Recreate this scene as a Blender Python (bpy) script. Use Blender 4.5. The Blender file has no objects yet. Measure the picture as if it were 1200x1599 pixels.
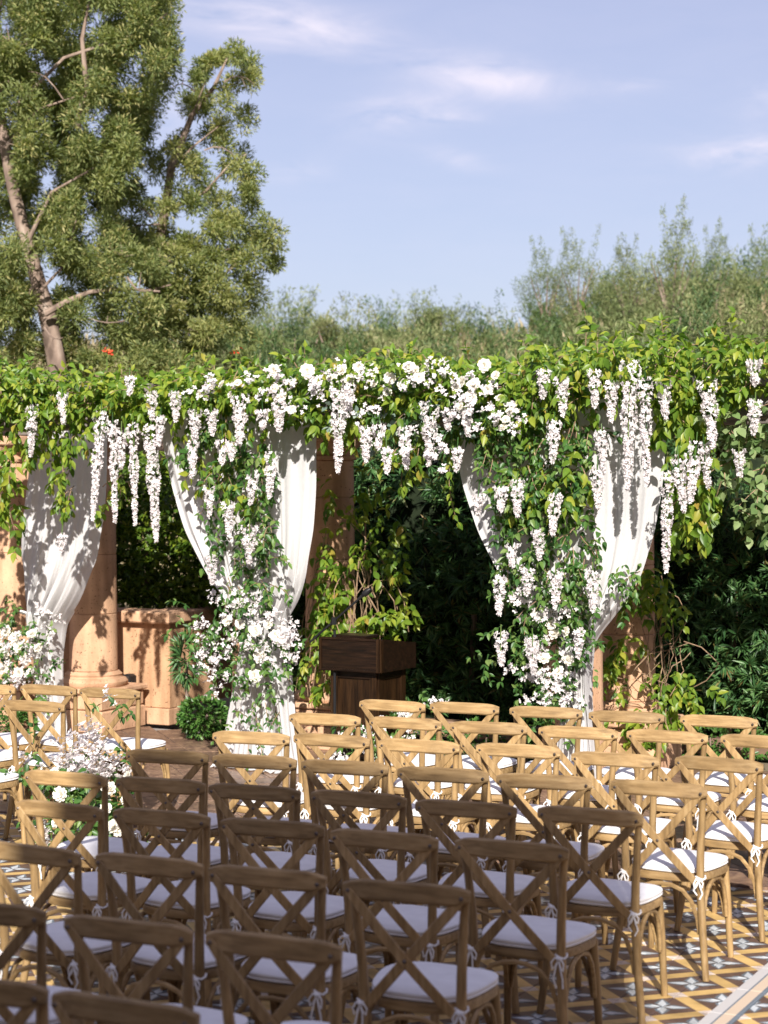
import bpy, math, random
import numpy as np
from mathutils import Vector, Matrix
R = math.radians
rnd = random.Random(7)
nr = np.random.default_rng(7)
S = bpy.context.scene
COL = S.collection

# ------------------------------------------------------------------ camera
TH = R(27.0)                       # camera yaw to the left of the aisle axis
CZ, FPX, HOR = 2.232, 2880.0, 762.0
PITCH = math.atan((799.5 - HOR) / FPX)
cd = bpy.data.cameras.new('camera'); cam = bpy.data.objects.new('camera', cd); COL.objects.link(cam)
cam.location = (0, 0, CZ); cam.rotation_euler = (math.pi / 2 - PITCH, 0, TH)
cd.sensor_fit = 'HORIZONTAL'; cd.sensor_width = 36; cd.lens = 36 * FPX / 1200
cd.clip_start = .1; cd.clip_end = 2000
cd.dof.use_dof = True; cd.dof.focus_distance = 12.0; cd.dof.aperture_fstop = 4.2
S.camera = cam
# ------------------------------------------------------------------ sky and sun
EL = R(30)
W = bpy.data.worlds.new('World'); S.world = W; W.use_nodes = True
wn, wl = W.node_tree.nodes, W.node_tree.links
bg = wn['Background']; bg.inputs['Strength'].default_value = .094
sky = wn.new('ShaderNodeTexSky'); sky.sky_type = 'NISHITA'; sky.sun_disc = False
sky.sun_elevation = EL; sky.sun_rotation = math.pi - TH
sky.air_density = 1.0; sky.dust_density = 1.2; sky.ozone_density = 2.0
tc = wn.new('ShaderNodeTexCoord')
def wnode(t, **k):
    n = wn.new(t)
    for a, b in k.items(): setattr(n, a, b)
    return n
mp = wnode('ShaderNodeMapping'); mp.inputs['Rotation'].default_value = (0, R(-14), -TH); mp.inputs['Scale'].default_value = (7, 7, 26)
wl.new(tc.outputs['Generated'], mp.inputs['Vector'])
nz = wnode('ShaderNodeTexNoise'); nz.inputs['Scale'].default_value = 2.2; nz.inputs['Detail'].default_value = 9; nz.inputs['Roughness'].default_value = .62; nz.inputs['Distortion'].default_value = .5
wl.new(mp.outputs['Vector'], nz.inputs['Vector'])
cr = wnode('ShaderNodeValToRGB'); cr.color_ramp.elements[0].position = .36; cr.color_ramp.elements[0].color = (0, 0, 0, 1)
cr.color_ramp.elements[1].position = .68; cr.color_ramp.elements[1].color = (.95, .95, .95, 1)
wl.new(nz.outputs['Fac'], cr.inputs['Fac'])
hz = wnode('ShaderNodeMixRGB'); hz.inputs['Fac'].default_value = .6; hz.inputs['Color2'].default_value = (3.35, 3.1, 4.4, 1)
wl.new(sky.outputs['Color'], hz.inputs['Color1'])
mx = wnode('ShaderNodeMixRGB'); mx.inputs['Color2'].default_value = (6.0, 5.6, 6.4, 1)
def wm(op, a, b=None):
    q = wnode('ShaderNodeMath', operation=op)
    for i, x in enumerate((a, b)):
        if x is None: continue
        if isinstance(x, (int, float)): q.inputs[i].default_value = x
        else: wl.new(x, q.inputs[i])
    return q.outputs[0]
def wdot(v):
    q = wnode('ShaderNodeVectorMath', operation='DOT_PRODUCT'); wl.new(tc.outputs['Generated'], q.inputs[0]); q.inputs[1].default_value = v; return q.outputs['Value']
# where the cirrus lies: bearing (degrees left of the aisle axis) and height above the horizon, with length, width and tilt
fx = wm('MAXIMUM', wdot((-math.sin(TH), math.cos(TH), 0)), .05); ca_ = wm('DIVIDE', wdot((math.cos(TH), math.sin(TH), 0)), fx); ch_ = wm('DIVIDE', wdot((0, 0, 1)), fx)
tot = .05
for ax_, ay_, lx_, ly_, tl_, st_ in ((-.063, .252, .055, .013, -.16, 1.0), (.056, .222, .036, .010, -.12, .95), (.01, .204, .026, .009, .1, .75), (.036, .2, .014, .004, 0, .7), (.20, .183, .038, .008, .12, .95), (.212, .212, .016, .008, .2, .7), (-.115, .205, .016, .016, .3, .55), (.04, .178, .016, .005, -.2, .45), (-.05, .172, .02, .006, 0, .3), (.14, .219, .02, .004, .1, .35), (.42, .25, .12, .02, .1, .9), (-.5, .3, .15, .03, -.1, .9), (-.2, .42, .2, .03, .1, .9), (.25, .45, .2, .03, -.1, .9)):
    dx_ = wm('SUBTRACT', ca_, ax_); dy_ = wm('SUBTRACT', wm('SUBTRACT', ch_, ay_), wm('MULTIPLY', dx_, tl_))
    e_ = wm('ADD', wm('POWER', wm('DIVIDE', wm('ABSOLUTE', dx_), lx_), 2.0), wm('POWER', wm('DIVIDE', wm('ABSOLUTE', dy_), ly_), 2.0))
    g_ = wm('MULTIPLY', wm('EXPONENT', wm('MULTIPLY', e_, -1.0)), st_); tot = wm('ADD', g_, tot)
cl_ = wm('MINIMUM', wm('MULTIPLY', cr.outputs['Color'], tot), .85)
wl.new(cl_, mx.inputs['Fac']); wl.new(hz.outputs['Color'], mx.inputs['Color1']); wl.new(mx.outputs['Color'], bg.inputs['Color'])
sd = bpy.data.lights.new('sun', 'SUN'); sun = bpy.data.objects.new('sun', sd); COL.objects.link(sun)
sd.energy = 5.0; sd.angle = R(.53); sd.color = (1, .945, .875)
ld = Vector((-math.sin(TH) * math.cos(EL), math.cos(TH) * math.cos(EL), -math.sin(EL)))
sun.rotation_euler = ld.to_track_quat('-Z', 'Y').to_euler()
sun.location = (3, -6, 12)
S.view_settings.view_transform = 'Standard'; S.view_settings.look = 'None'; S.view_settings.gamma = 1; S.view_settings.exposure = .80
S.view_settings.use_curve_mapping = False
S.render.engine = 'CYCLES'
S.cycles.max_bounces = 7; S.cycles.transparent_max_bounces = 6; S.cycles.use_denoising = True

# ------------------------------------------------------------------ placing: photo pixel -> point on a real plane
cT, sT, cP, sP = math.cos(TH), math.sin(TH), math.cos(PITCH), math.sin(PITCH)
def ray(px, py):
    a, b = (px - 600) / FPX, (799.5 - py) / FPX
    y, z = cP + b * sP, -sP + b * cP
    return a * cT - y * sT, a * sT + y * cT, z
def at_Y(px, py, Y):
    x, y, z = ray(px, py); t = Y / y
    return Vector((x * t, Y, CZ + z * t))
def at_D(px, py, D):               # at distance D along the view axis
    x, y, z = ray(px, py); k = D / (-x * sT + y * cT)
    return Vector((x * k, y * k, CZ + z * k))
def at_z(px, py, z0=0.0):
    x, y, z = ray(px, py); t = (z0 - CZ) / z
    return Vector((x * t, y * t, z0))

# ------------------------------------------------------------------ materials
def mat(name):
    m = bpy.data.materials.new(name); m.use_nodes = True
    nt = m.node_tree; p = nt.nodes['Principled BSDF']
    return m, nt.nodes, nt.links, p
def N(nodes, t, **k):
    n = nodes.new(t)
    for a, b in k.items(): setattr(n, a, b)
    return n
def ramp(nodes, stops, interp='LINEAR'):
    r = nodes.new('ShaderNodeValToRGB'); r.color_ramp.interpolation = interp
    e = r.color_ramp.elements
    while len(e) < len(stops): e.new(.5)
    for q, (p, c) in zip(e, stops): q.position = p; q.color = tuple(c) + (1,)
    return r
def rnd_fac(nodes, links, shift=False):
    at = N(nodes, 'ShaderNodeAttribute', attribute_name='tint'); oi = N(nodes, 'ShaderNodeObjectInfo')
    s = N(nodes, 'ShaderNodeMath', operation='ADD'); links.new(at.outputs['Fac'], s.inputs[0]); links.new(oi.outputs['Random'], s.inputs[1])
    f = N(nodes, 'ShaderNodeMath', operation='FRACT'); links.new(s.outputs[0], f.inputs[0])
    if shift: s.operation = 'MULTIPLY_ADD'; s.inputs[1].default_value = .62; links.new(at.outputs['Fac'], s.inputs[0]); links.remove(s.inputs[1].links[0]); s2 = N(nodes, 'ShaderNodeMath', operation='MULTIPLY'); s2.inputs[1].default_value = .36; links.new(oi.outputs['Random'], s2.inputs[0]); links.new(s2.outputs[0], s.inputs[2]); return s.outputs[0]
    return f.outputs[0]
def leafmat(name, stops, rough=.5, trans=.3, spec=.35, tcol=None, shift=False):
    m, n, l, p = mat(name)
    f = rnd_fac(n, l, shift); r = ramp(n, stops); l.new(f, r.inputs['Fac'])
    ge = N(n, 'ShaderNodeNewGeometry')
    nz = N(n, 'ShaderNodeTexNoise'); nz.inputs['Scale'].default_value = 22; l.new(ge.outputs['Position'], nz.inputs['Vector'])
    mr = N(n, 'ShaderNodeMapRange'); mr.inputs['To Min'].default_value = .72; mr.inputs['To Max'].default_value = 1.25; l.new(nz.outputs['Fac'], mr.inputs['Value'])
    mu = N(n, 'ShaderNodeMixRGB', blend_type='MULTIPLY'); mu.inputs['Fac'].default_value = 1; l.new(r.outputs['Color'], mu.inputs['Color1']); l.new(mr.outputs[0], mu.inputs['Color2'])
    l.new(mu.outputs['Color'], p.inputs['Base Color']); p.inputs['Roughness'].default_value = rough; p.inputs['Specular IOR Level'].default_value = spec
    tr = N(n, 'ShaderNodeBsdfTranslucent'); mixc = N(n, 'ShaderNodeMixRGB', blend_type='MULTIPLY'); mixc.inputs['Fac'].default_value = 1
    mixc.inputs['Color2'].default_value = (tcol or (1.5, 1.6, .8)) + (1,); l.new(mu.outputs['Color'], mixc.inputs['Color1']); l.new(mixc.outputs['Color'], tr.inputs['Color'])
    ms = N(n, 'ShaderNodeMixShader'); ms.inputs['Fac'].default_value = trans
    l.new(p.outputs[0], ms.inputs[1]); l.new(tr.outputs[0], ms.inputs[2]); l.new(ms.outputs[0], n['Material Output'].inputs['Surface'])
    return m
def noisemat(name, stops, scale=(8, 8, 8), rough=.7, detail=6, bump=.0, bscale=60, spec=.3, dist=0.0, coord='Object', jitter=.0):
    m, n, l, p = mat(name)
    tc = N(n, 'ShaderNodeTexCoord'); mp = N(n, 'ShaderNodeMapping'); mp.inputs['Scale'].default_value = scale
    if jitter:
        oi = N(n, 'ShaderNodeObjectInfo'); sc = N(n, 'ShaderNodeMath', operation='MULTIPLY'); sc.inputs[1].default_value = jitter
        l.new(oi.outputs['Random'], sc.inputs[0]); l.new(sc.outputs[0], mp.inputs['Location'])
    l.new(tc.outputs[coord], mp.inputs['Vector'])
    nz = N(n, 'ShaderNodeTexNoise'); nz.inputs['Scale'].default_value = 1; nz.inputs['Detail'].default_value = detail; nz.inputs['Distortion'].default_value = dist
    l.new(mp.outputs['Vector'], nz.inputs['Vector']); r = ramp(n, stops); l.new(nz.outputs['Fac'], r.inputs['Fac'])
    col = r.outputs['Color']
    if jitter:
        mr = N(n, 'ShaderNodeMapRange'); mr.inputs['To Min'].default_value = .80; mr.inputs['To Max'].default_value = 1.18; l.new(oi.outputs['Random'], mr.inputs['Value'])
        n3 = N(n, 'ShaderNodeTexNoise'); n3.inputs['Scale'].default_value = 9; n3.inputs['Detail'].default_value = 5; ge = N(n, 'ShaderNodeNewGeometry'); l.new(ge.outputs['Position'], n3.inputs['Vector'])
        m3 = N(n, 'ShaderNodeMapRange'); m3.inputs['From Min'].default_value = .3; m3.inputs['From Max'].default_value = .7; m3.inputs['To Min'].default_value = .82; m3.inputs['To Max'].default_value = 1.12; l.new(n3.outputs['Fac'], m3.inputs['Value'])
        mm = N(n, 'ShaderNodeMath', operation='MULTIPLY'); l.new(mr.outputs[0], mm.inputs[0]); l.new(m3.outputs[0], mm.inputs[1])
        mu = N(n, 'ShaderNodeMixRGB', blend_type='MULTIPLY'); mu.inputs['Fac'].default_value = 1; l.new(col, mu.inputs['Color1']); l.new(mm.outputs[0], mu.inputs['Color2']); col = mu.outputs['Color']
    l.new(col, p.inputs['Base Color']); p.inputs['Roughness'].default_value = rough; p.inputs['Specular IOR Level'].default_value = spec
    if bump:
        n2 = N(n, 'ShaderNodeTexNoise'); n2.inputs['Scale'].default_value = bscale; n2.inputs['Detail'].default_value = 4; l.new(tc.outputs[coord], n2.inputs['Vector'])
        b = N(n, 'ShaderNodeBump'); b.inputs['Strength'].default_value = bump; b.inputs['Distance'].default_value = .01
        l.new(n2.outputs['Fac'], b.inputs['Height']); l.new(b.outputs[0], p.inputs['Normal'])
    return m
OAK = [(.25, (.19, .118, .050)), (.5, (.31, .198, .086)), (.75, (.41, .280, .135))]
M_oakx = noisemat('oak_lengthwise', OAK, (5, 60, 60), .5, 5, .12, 90, dist=.3, jitter=40)
M_oakz = noisemat('oak_upright', OAK, (60, 60, 6), .5, 5, .12, 90, dist=.3, jitter=40)
M_dark = noisemat('dark_walnut', [(.3, (.005, .003, .002)), (.55, (.014, .007, .004)), (.8, (.030, .015, .008))], (5, 40, 60), .33, 6, .05, dist=.6)
M_darkz = noisemat('dark_walnut_upright', [(.3, (.008, .004, .002)), (.55, (.025, .012, .005)), (.8, (.050, .025, .010))], (50, 50, 4), .33, 6, .05, dist=.6)
M_bolt = noisemat('bolt_metal', [(.3, (.10, .08, .07)), (.7, (.22, .19, .17))], rough=.35); M_bolt.node_tree.nodes['Principled BSDF'].inputs['Metallic'].default_value = .8
M_black = noisemat('black_metal', [(.3, (.008, .008, .009)), (.7, (.02, .02, .022))], rough=.4)
M_cush = noisemat('cushion_cotton', [(.3, (.72, .70, .69)), (.7, (.80, .78, .77))], (12, 12, 12), .9, 4, .15, 220, spec=.1)
M_tie = noisemat('cotton_tape', [(.3, (.72, .70, .68)), (.7, (.82, .80, .79))], (30, 30, 30), .9, 3, spec=.1)
M_beam = noisemat('weathered_beam', [(.3, (.10, .085, .075)), (.6, (.2, .175, .155)), (.8, (.28, .25, .225))], (3, 30, 30), .8, 6, .2, 40)
M_bark = noisemat('bark', [(.3, (.10, .07, .055)), (.55, (.26, .19, .15)), (.8, (.42, .34, .28))], (9, 9, 3), .9, 8, .5, 14)
M_stem = noisemat('vine_stem', [(.3, (.14, .085, .05)), (.7, (.36, .25, .16))], (20, 20, 20), .85, 4)
M_twig = noisemat('pale_twig', [(.3, (.25, .2, .16)), (.7, (.5, .43, .36))], (10, 10, 10), .85, 4)
def stonemat(name, base):
    m, n, l, p = mat(name)
    tc = N(n, 'ShaderNodeTexCoord')
    n1 = N(n, 'ShaderNodeTexNoise'); n1.inputs['Scale'].default_value = 3.5; n1.inputs['Detail'].default_value = 8; l.new(tc.outputs['Object'], n1.inputs['Vector'])
    r1 = ramp(n, [(.3, [c * .78 for c in base]), (.7, [c * 1.15 for c in base])]); l.new(n1.outputs['Fac'], r1.inputs['Fac'])
    v = N(n, 'ShaderNodeTexNoise'); v.inputs['Scale'].default_value = 48; v.inputs['Detail'].default_value = 3; l.new(tc.outputs['Object'], v.inputs['Vector'])
    r2 = ramp(n, [(.29, (.35, .3, .26)), (.37, (1, 1, 1))]); l.new(v.outputs['Fac'], r2.inputs['Fac'])
    mu = N(n, 'ShaderNodeMixRGB', blend_type='MULTIPLY'); mu.inputs['Fac'].default_value = 1
    l.new(r1.outputs['Color'], mu.inputs['Color1']); l.new(r2.outputs['Color'], mu.inputs['Color2']); l.new(mu.outputs['Color'], p.inputs['Base Color'])
    ms_ = N(n, 'ShaderNodeMapping'); ms_.inputs['Scale'].default_value = (9, 9, 1.1); ge = N(n, 'ShaderNodeNewGeometry'); l.new(ge.outputs['Position'], ms_.inputs['Vector'])
    n4 = N(n, 'ShaderNodeTexNoise'); n4.inputs['Scale'].default_value = 1; n4.inputs['Detail'].default_value = 6; l.new(ms_.outputs['Vector'], n4.inputs['Vector'])
    r4 = ramp(n, [(.3, (.72, .68, .64)), (.55, (1, 1, 1)), (.8, (1.08, 1.08, 1.08))]); l.new(n4.outputs['Fac'], r4.inputs['Fac'])
    m4 = N(n, 'ShaderNodeMixRGB', blend_type='MULTIPLY'); m4.inputs['Fac'].default_value = 1; l.new(mu.outputs['Color'], m4.inputs['Color1']); l.new(r4.outputs['Color'], m4.inputs['Color2']); l.new(m4.outputs['Color'], p.inputs['Base Color'])
    b = N(n, 'ShaderNodeBump'); b.inputs['Strength'].default_value = .35; b.inputs['Distance'].default_value = .01
    l.new(v.outputs['Fac'], b.inputs['Height']); l.new(b.outputs[0], p.inputs['Normal']); p.inputs['Roughness'].default_value = .85; p.inputs['Specular IOR Level'].default_value = .2
    return m
M_stone = stonemat('cantera_stone', (.56, .345, .215))
M_stucco = stonemat('tan_stucco', (.52, .315, .185))
M_pave = noisemat('slate_paver', [(.25, (.075, .045, .030)), (.45, (.17, .105, .076)), (.62, (.26, .165, .105)), (.8, (.33, .225, .155))], (7, 2.2, 7), .42, 8, .25, 25, spec=.4, dist=.8, coord='UV', jitter=30)
M_grout = noisemat('grout', [(.3, (.20, .19, .18)), (.7, (.34, .33, .31))], (6, 6, 6), .9)
M_soil = noisemat('hill_soil', [(.3, (.10, .075, .05)), (.5, (.20, .16, .105)), (.75, (.30, .25, .17))], (.5, .5, .5), .95, 9, .3, 3, coord='Object')

def M_drape_make():
    m, n, l, p = mat('drape_voile')
    tc = N(n, 'ShaderNodeTexCoord'); w1 = N(n, 'ShaderNodeTexNoise'); w1.inputs['Scale'].default_value = 1
    mp = N(n, 'ShaderNodeMapping'); mp.inputs['Scale'].default_value = (260, 260, 40); l.new(tc.outputs['Object'], mp.inputs['Vector']); l.new(mp.outputs['Vector'], w1.inputs['Vector'])
    r = ramp(n, [(.3, (.66, .65, .65)), (.7, (.77, .76, .76))]); l.new(w1.outputs['Fac'], r.inputs['Fac']); l.new(r.outputs['Color'], p.inputs['Base Color'])
    p.inputs['Roughness'].default_value = .95; p.inputs['Specular IOR Level'].default_value = .05
    tr = N(n, 'ShaderNodeBsdfTranslucent'); tr.inputs['Color'].default_value = (.8, .79, .78, 1)
    ms = N(n, 'ShaderNodeMixShader'); ms.inputs['Fac'].default_value = .38
    l.new(p.outputs[0], ms.inputs[1]); l.new(tr.outputs[0], ms.inputs[2]); l.new(ms.outputs[0], n['Material Output'].inputs['Surface'])
    return m
M_drape = M_drape_make()
M_petal = leafmat('white_petal', [(0, (.74, .68, .68)), (.6, (.82, .79, .77)), (1, (.68, .61, .63))], .7, .25, .1, (1, 1, 1))
M_rose = leafmat('cream_rose', [(0, (.84, .80, .70)), (.6, (.86, .84, .78)), (1, (.82, .77, .66))], .7, .25, .1, (1, 1, .95))
M_vine = leafmat('vine_leaf', [(0, (.065, .135, .016)), (.35, (.13, .22, .024)), (.75, (.215, .285, .034)), (.96, (.30, .33, .04)), (1, (.34, .24, .05))], .4, .36, tcol=(1.35, 1.7, .6))
M_gar = leafmat('garland_leaf', [(0, (.030, .085, .022)), (.4, (.06, .145, .030)), (.8, (.12, .21, .045)), (1, (.19, .26, .08))], .4, .28)
M_euc = leafmat('eucalyptus_leaf', [(0, (.13, .19, .15)), (.6, (.20, .27, .22)), (1, (.27, .33, .26))], .5, .2, tcol=(1, 1.2, .9))
M_faux = leafmat('emerald_silk_leaf', [(0, (.01, .18, .075)), (1, (.06, .34, .18))], .5, .2, tcol=(1, 1.2, 1))
M_fern = leafmat('podocarpus_leaf', [(0, (.03, .085, .028)), (.5, (.065, .15, .046)), (.9, (.12, .22, .07)), (1, (.2, .13, .04))], .4, .18, .4)
M_ficus = leafmat('hedge_leaf', [(0, (.04, .085, .010)), (.5, (.09, .16, .018)), (1, (.19, .25, .025))], .4, .3)
M_box = leafmat('box_leaf', [(0, (.03, .085, .016)), (.5, (.06, .145, .028)), (1, (.12, .22, .05))], .35, .22)
M_pine = leafmat('tree_leaf', [(0, (.09, .125, .04)), (.4, (.19, .225, .075)), (.8, (.33, .335, .12)), (1, (.42, .38, .17))], .55, .38)
M_olive = leafmat('olive_leaf', [(0, (.09, .13, .045)), (.45, (.17, .205, .075)), (.75, (.27, .28, .125)), (1, (.40, .35, .21))], .55, .22, tcol=(1.2, 1.3, .8), shift=True)
M_dry = leafmat('dry_grass', [(0, (.20, .16, .09)), (.5, (.30, .25, .15)), (1, (.40, .34, .22))], .8, .2, .1)

# ------------------------------------------------------------------ objects
def tag(o, label=None, cat=None, group=None, kind=None):
    if label: o['label'] = label
    if cat: o['category'] = cat
    if group: o['group'] = group
    if kind: o['kind'] = kind
    return o
def empty(name, loc, rz=0):
    o = bpy.data.objects.new(name, None); COL.objects.link(o); o.location = loc; o.rotation_euler = (0, 0, rz); o.empty_display_size = .1
    return o
class MB:
    def __init__(s): s.v, s.f, s.uv = [], [], {}
    def add(s, vs, fs):
        b = len(s.v); s.v += [tuple(v) for v in vs]; s.f += [tuple(i + b for i in f) for f in fs]
    def box(s, c, d, rz=0, bev=0.0):
        x, y, z = d[0] / 2, d[1] / 2, d[2] / 2; co, si = math.cos(rz), math.sin(rz)
        if bev:
            ring = []
            for zz, ins in ((-z, bev), (-z + bev, 0), (z - bev, 0), (z, bev)):
                ring.append([(sx * (x - ins), sy * (y - ins), zz) for sx, sy in ((-1, -1), (1, -1), (1, 1), (-1, 1))])
            vs = [v for r in ring for v in r]
            fs = [(3, 2, 1, 0), (12, 13, 14, 15)] + [(k * 4 + i, k * 4 + (i + 1) % 4, k * 4 + 4 + (i + 1) % 4, k * 4 + 4 + i) for k in range(3) for i in range(4)]
        else:
            vs = [(sx * x, sy * y, sz * z) for sz in (-1, 1) for sx, sy in ((-1, -1), (1, -1), (1, 1), (-1, 1))]
            fs = [(3, 2, 1, 0), (4, 5, 6, 7)] + [(i, (i + 1) % 4, 4 + (i + 1) % 4, 4 + i) for i in range(4)]
        s.add([(c[0] + a * co - b * si, c[1] + a * si + b * co, c[2] + q) for a, b, q in vs], fs)
    def tube(s, P, r, n=8):
        P = [Vector(p) for p in P]; k = len(P); rr = r if isinstance(r, (list, tuple)) else [r] * k
        vs, fs, up = [], [], Vector((.31, .17, .93))
        t0 = (P[1] - P[0]).normalized(); a = t0.cross(up)
        if a.length < .1: a = t0.cross(Vector((1, 0, 0)))
        a.normalize()
        for i, p in enumerate(P):
            t = (P[min(i + 1, k - 1)] - P[max(i - 1, 0)]).normalized()
            a = (a - t * a.dot(t)).normalized(); b = t.cross(a)
            for j in range(n):
                q = 2 * math.pi * j / n; vs.append(p + (a * math.cos(q) + b * math.sin(q)) * rr[i])
        for i in range(k - 1):
            for j in range(n): fs.append((i * n + j, i * n + (j + 1) % n, (i + 1) * n + (j + 1) % n, (i + 1) * n + j))
        fs += [tuple(range(n - 1, -1, -1)), tuple((k - 1) * n + j for j in range(n))]
        s.add(vs, fs)
    def strip(s, P, w, t, nrm):             # flat bent bar: section w along (nrm x tangent), t along nrm
        P = [Vector(p) for p in P]; k = len(P); vs, fs = [], []
        for i, p in enumerate(P):
            tg = (P[min(i + 1, k - 1)] - P[max(i - 1, 0)]).normalized()
            nn = Vector(nrm[i] if isinstance(nrm, list) else nrm); nn = (nn - tg * nn.dot(tg)).normalized(); b = nn.cross(tg)
            ww = w[i] if isinstance(w, list) else w
            e = min(ww, t) * .28
            for u, v in ((-ww / 2 + e, -t / 2), (ww / 2 - e, -t / 2), (ww / 2, -t / 2 + e), (ww / 2, t / 2 - e), (ww / 2 - e, t / 2), (-ww / 2 + e, t / 2), (-ww / 2, t / 2 - e), (-ww / 2, -t / 2 + e)):
                vs.append(p + b * u + nn * v)
        n = 8
        for i in range(k - 1):
            for j in range(n): fs.append((i * n + j, i * n + (j + 1) % n, (i + 1) * n + (j + 1) % n, (i + 1) * n + j))
        fs += [tuple(range(n - 1, -1, -1)), tuple((k - 1) * n + j for j in range(n))]
        s.add(vs, fs)
    def lathe(s, prof, n=28, c=(0, 0)):
        vs, fs = [], []; k = len(prof)
        for r, z in prof:
            for j in range(n): q = 2 * math.pi * j / n; vs.append((c[0] + r * math.cos(q), c[1] + r * math.sin(q), z))
        for i in range(k - 1):
            for j in range(n): fs.append((i * n + j, i * n + (j + 1) % n, (i + 1) * n + (j + 1) % n, (i + 1) * n + j))
        fs += [tuple(range(n - 1, -1, -1)), tuple((k - 1) * n + j for j in range(n))]
        s.add(vs, fs)
    def mesh(s, name, m, smooth=True):
        me = bpy.data.meshes.new(name); me.from_pydata(s.v, [], s.f); me.materials.append(m)
        if smooth:
            me.shade_smooth(); me.set_sharp_from_angle(angle=R(38))
        me.update(); return me
    def build(s, name, m, parent=None, smooth=True, loc=None):
        return link(name, s.mesh(name, m, smooth), parent, loc)
def link(name, me, parent=None, loc=None):
    o = bpy.data.objects.new(name, me); COL.objects.link(o)
    if parent: o.parent = parent
    if loc: o.location = loc
    return o
def copy_tree(o, parent=None):
    c = o.copy(); COL.objects.link(c); c.parent = parent
    for ch in list(o.children): copy_tree(ch, c)
    return c
# clouds of small pieces ------------------------------------------------
def leaf_t(w=.5, fold=.12, curl=.18, simple=False):
    """leaf along +Y, length 1, normal +Z"""
    if simple:
        return np.array([(0, 0, 0), (w / 2, .45, fold), (0, 1, -curl), (-w / 2, .45, fold)], float), [(0, 1, 2), (0, 2, 3)]
    st = [(.0, .0), (.22, .82), (.45, 1.0), (.70, .68), (1.0, .0)]
    v = [(0, 0, 0)]; mid = [0]; Lf = []; Rt = []
    for y, k in st[1:-1]:
        z = -curl * y * y
        mid.append(len(v)); v.append((0, y, z)); Rt.append(len(v)); v.append((w / 2 * k, y, z + fold * k)); Lf.append(len(v)); v.append((-w / 2 * k, y, z + fold * k))
    mid.append(len(v)); v.append((0, 1, -curl))
    f = [(mid[0], Rt[0], mid[1]), (mid[0], mid[1], Lf[0])]
    for i in range(2): f += [(mid[i + 1], Rt[i], Rt[i + 1], mid[i + 2]), (mid[i + 1], mid[i + 2], Lf[i + 1], Lf[i])]
    f += [(mid[3], Rt[2], mid[4]), (mid[3], mid[4], Lf[2])]
    return np.array(v, float), f
def frames(d, n):
    d = d / np.linalg.norm(d, axis=1, keepdims=True); n = n - d * (n * d).sum(1, keepdims=True); n /= np.linalg.norm(n, axis=1, keepdims=True) + 1e-9
    x = np.cross(d, n); return np.stack([x, d, n], 2)          # columns
def cloud_mesh(name, T, P, F, sc, m, tint=None):
    tv, tf = T; k, c = len(tv), len(P)
    V = (np.einsum('cij,kj->cki', F, tv) * np.asarray(sc).reshape(c, 1, 1) + P[:, None, :]).reshape(-1, 3)
    tot = np.array([len(f) for f in tf]); flat = np.concatenate([np.array(f) for f in tf])
    L = (flat[None, :] + (np.arange(c) * k)[:, None]).ravel()
    me = bpy.data.meshes.new(name); me.vertices.add(len(V)); me.vertices.foreach_set('co', V.ravel())
    me.loops.add(len(L)); me.loops.foreach_set('vertex_index', L.astype(np.int32))
    tt = np.tile(tot, c); st = np.concatenate([[0], np.cumsum(tt)[:-1]])
    me.polygons.add(len(tt)); me.polygons.foreach_set('loop_start', st.astype(np.int32))
    a = me.attributes.new('tint', 'FLOAT', 'POINT'); t = nr.random(c) if tint is None else tint
    a.data.foreach_set('value', np.repeat(t, k).astype(np.float32))
    me.materials.append(m); me.update(calc_edges=True); me.shade_smooth(); return me
def jit(v, s): return v + nr.normal(0, s, v.shape)
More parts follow.
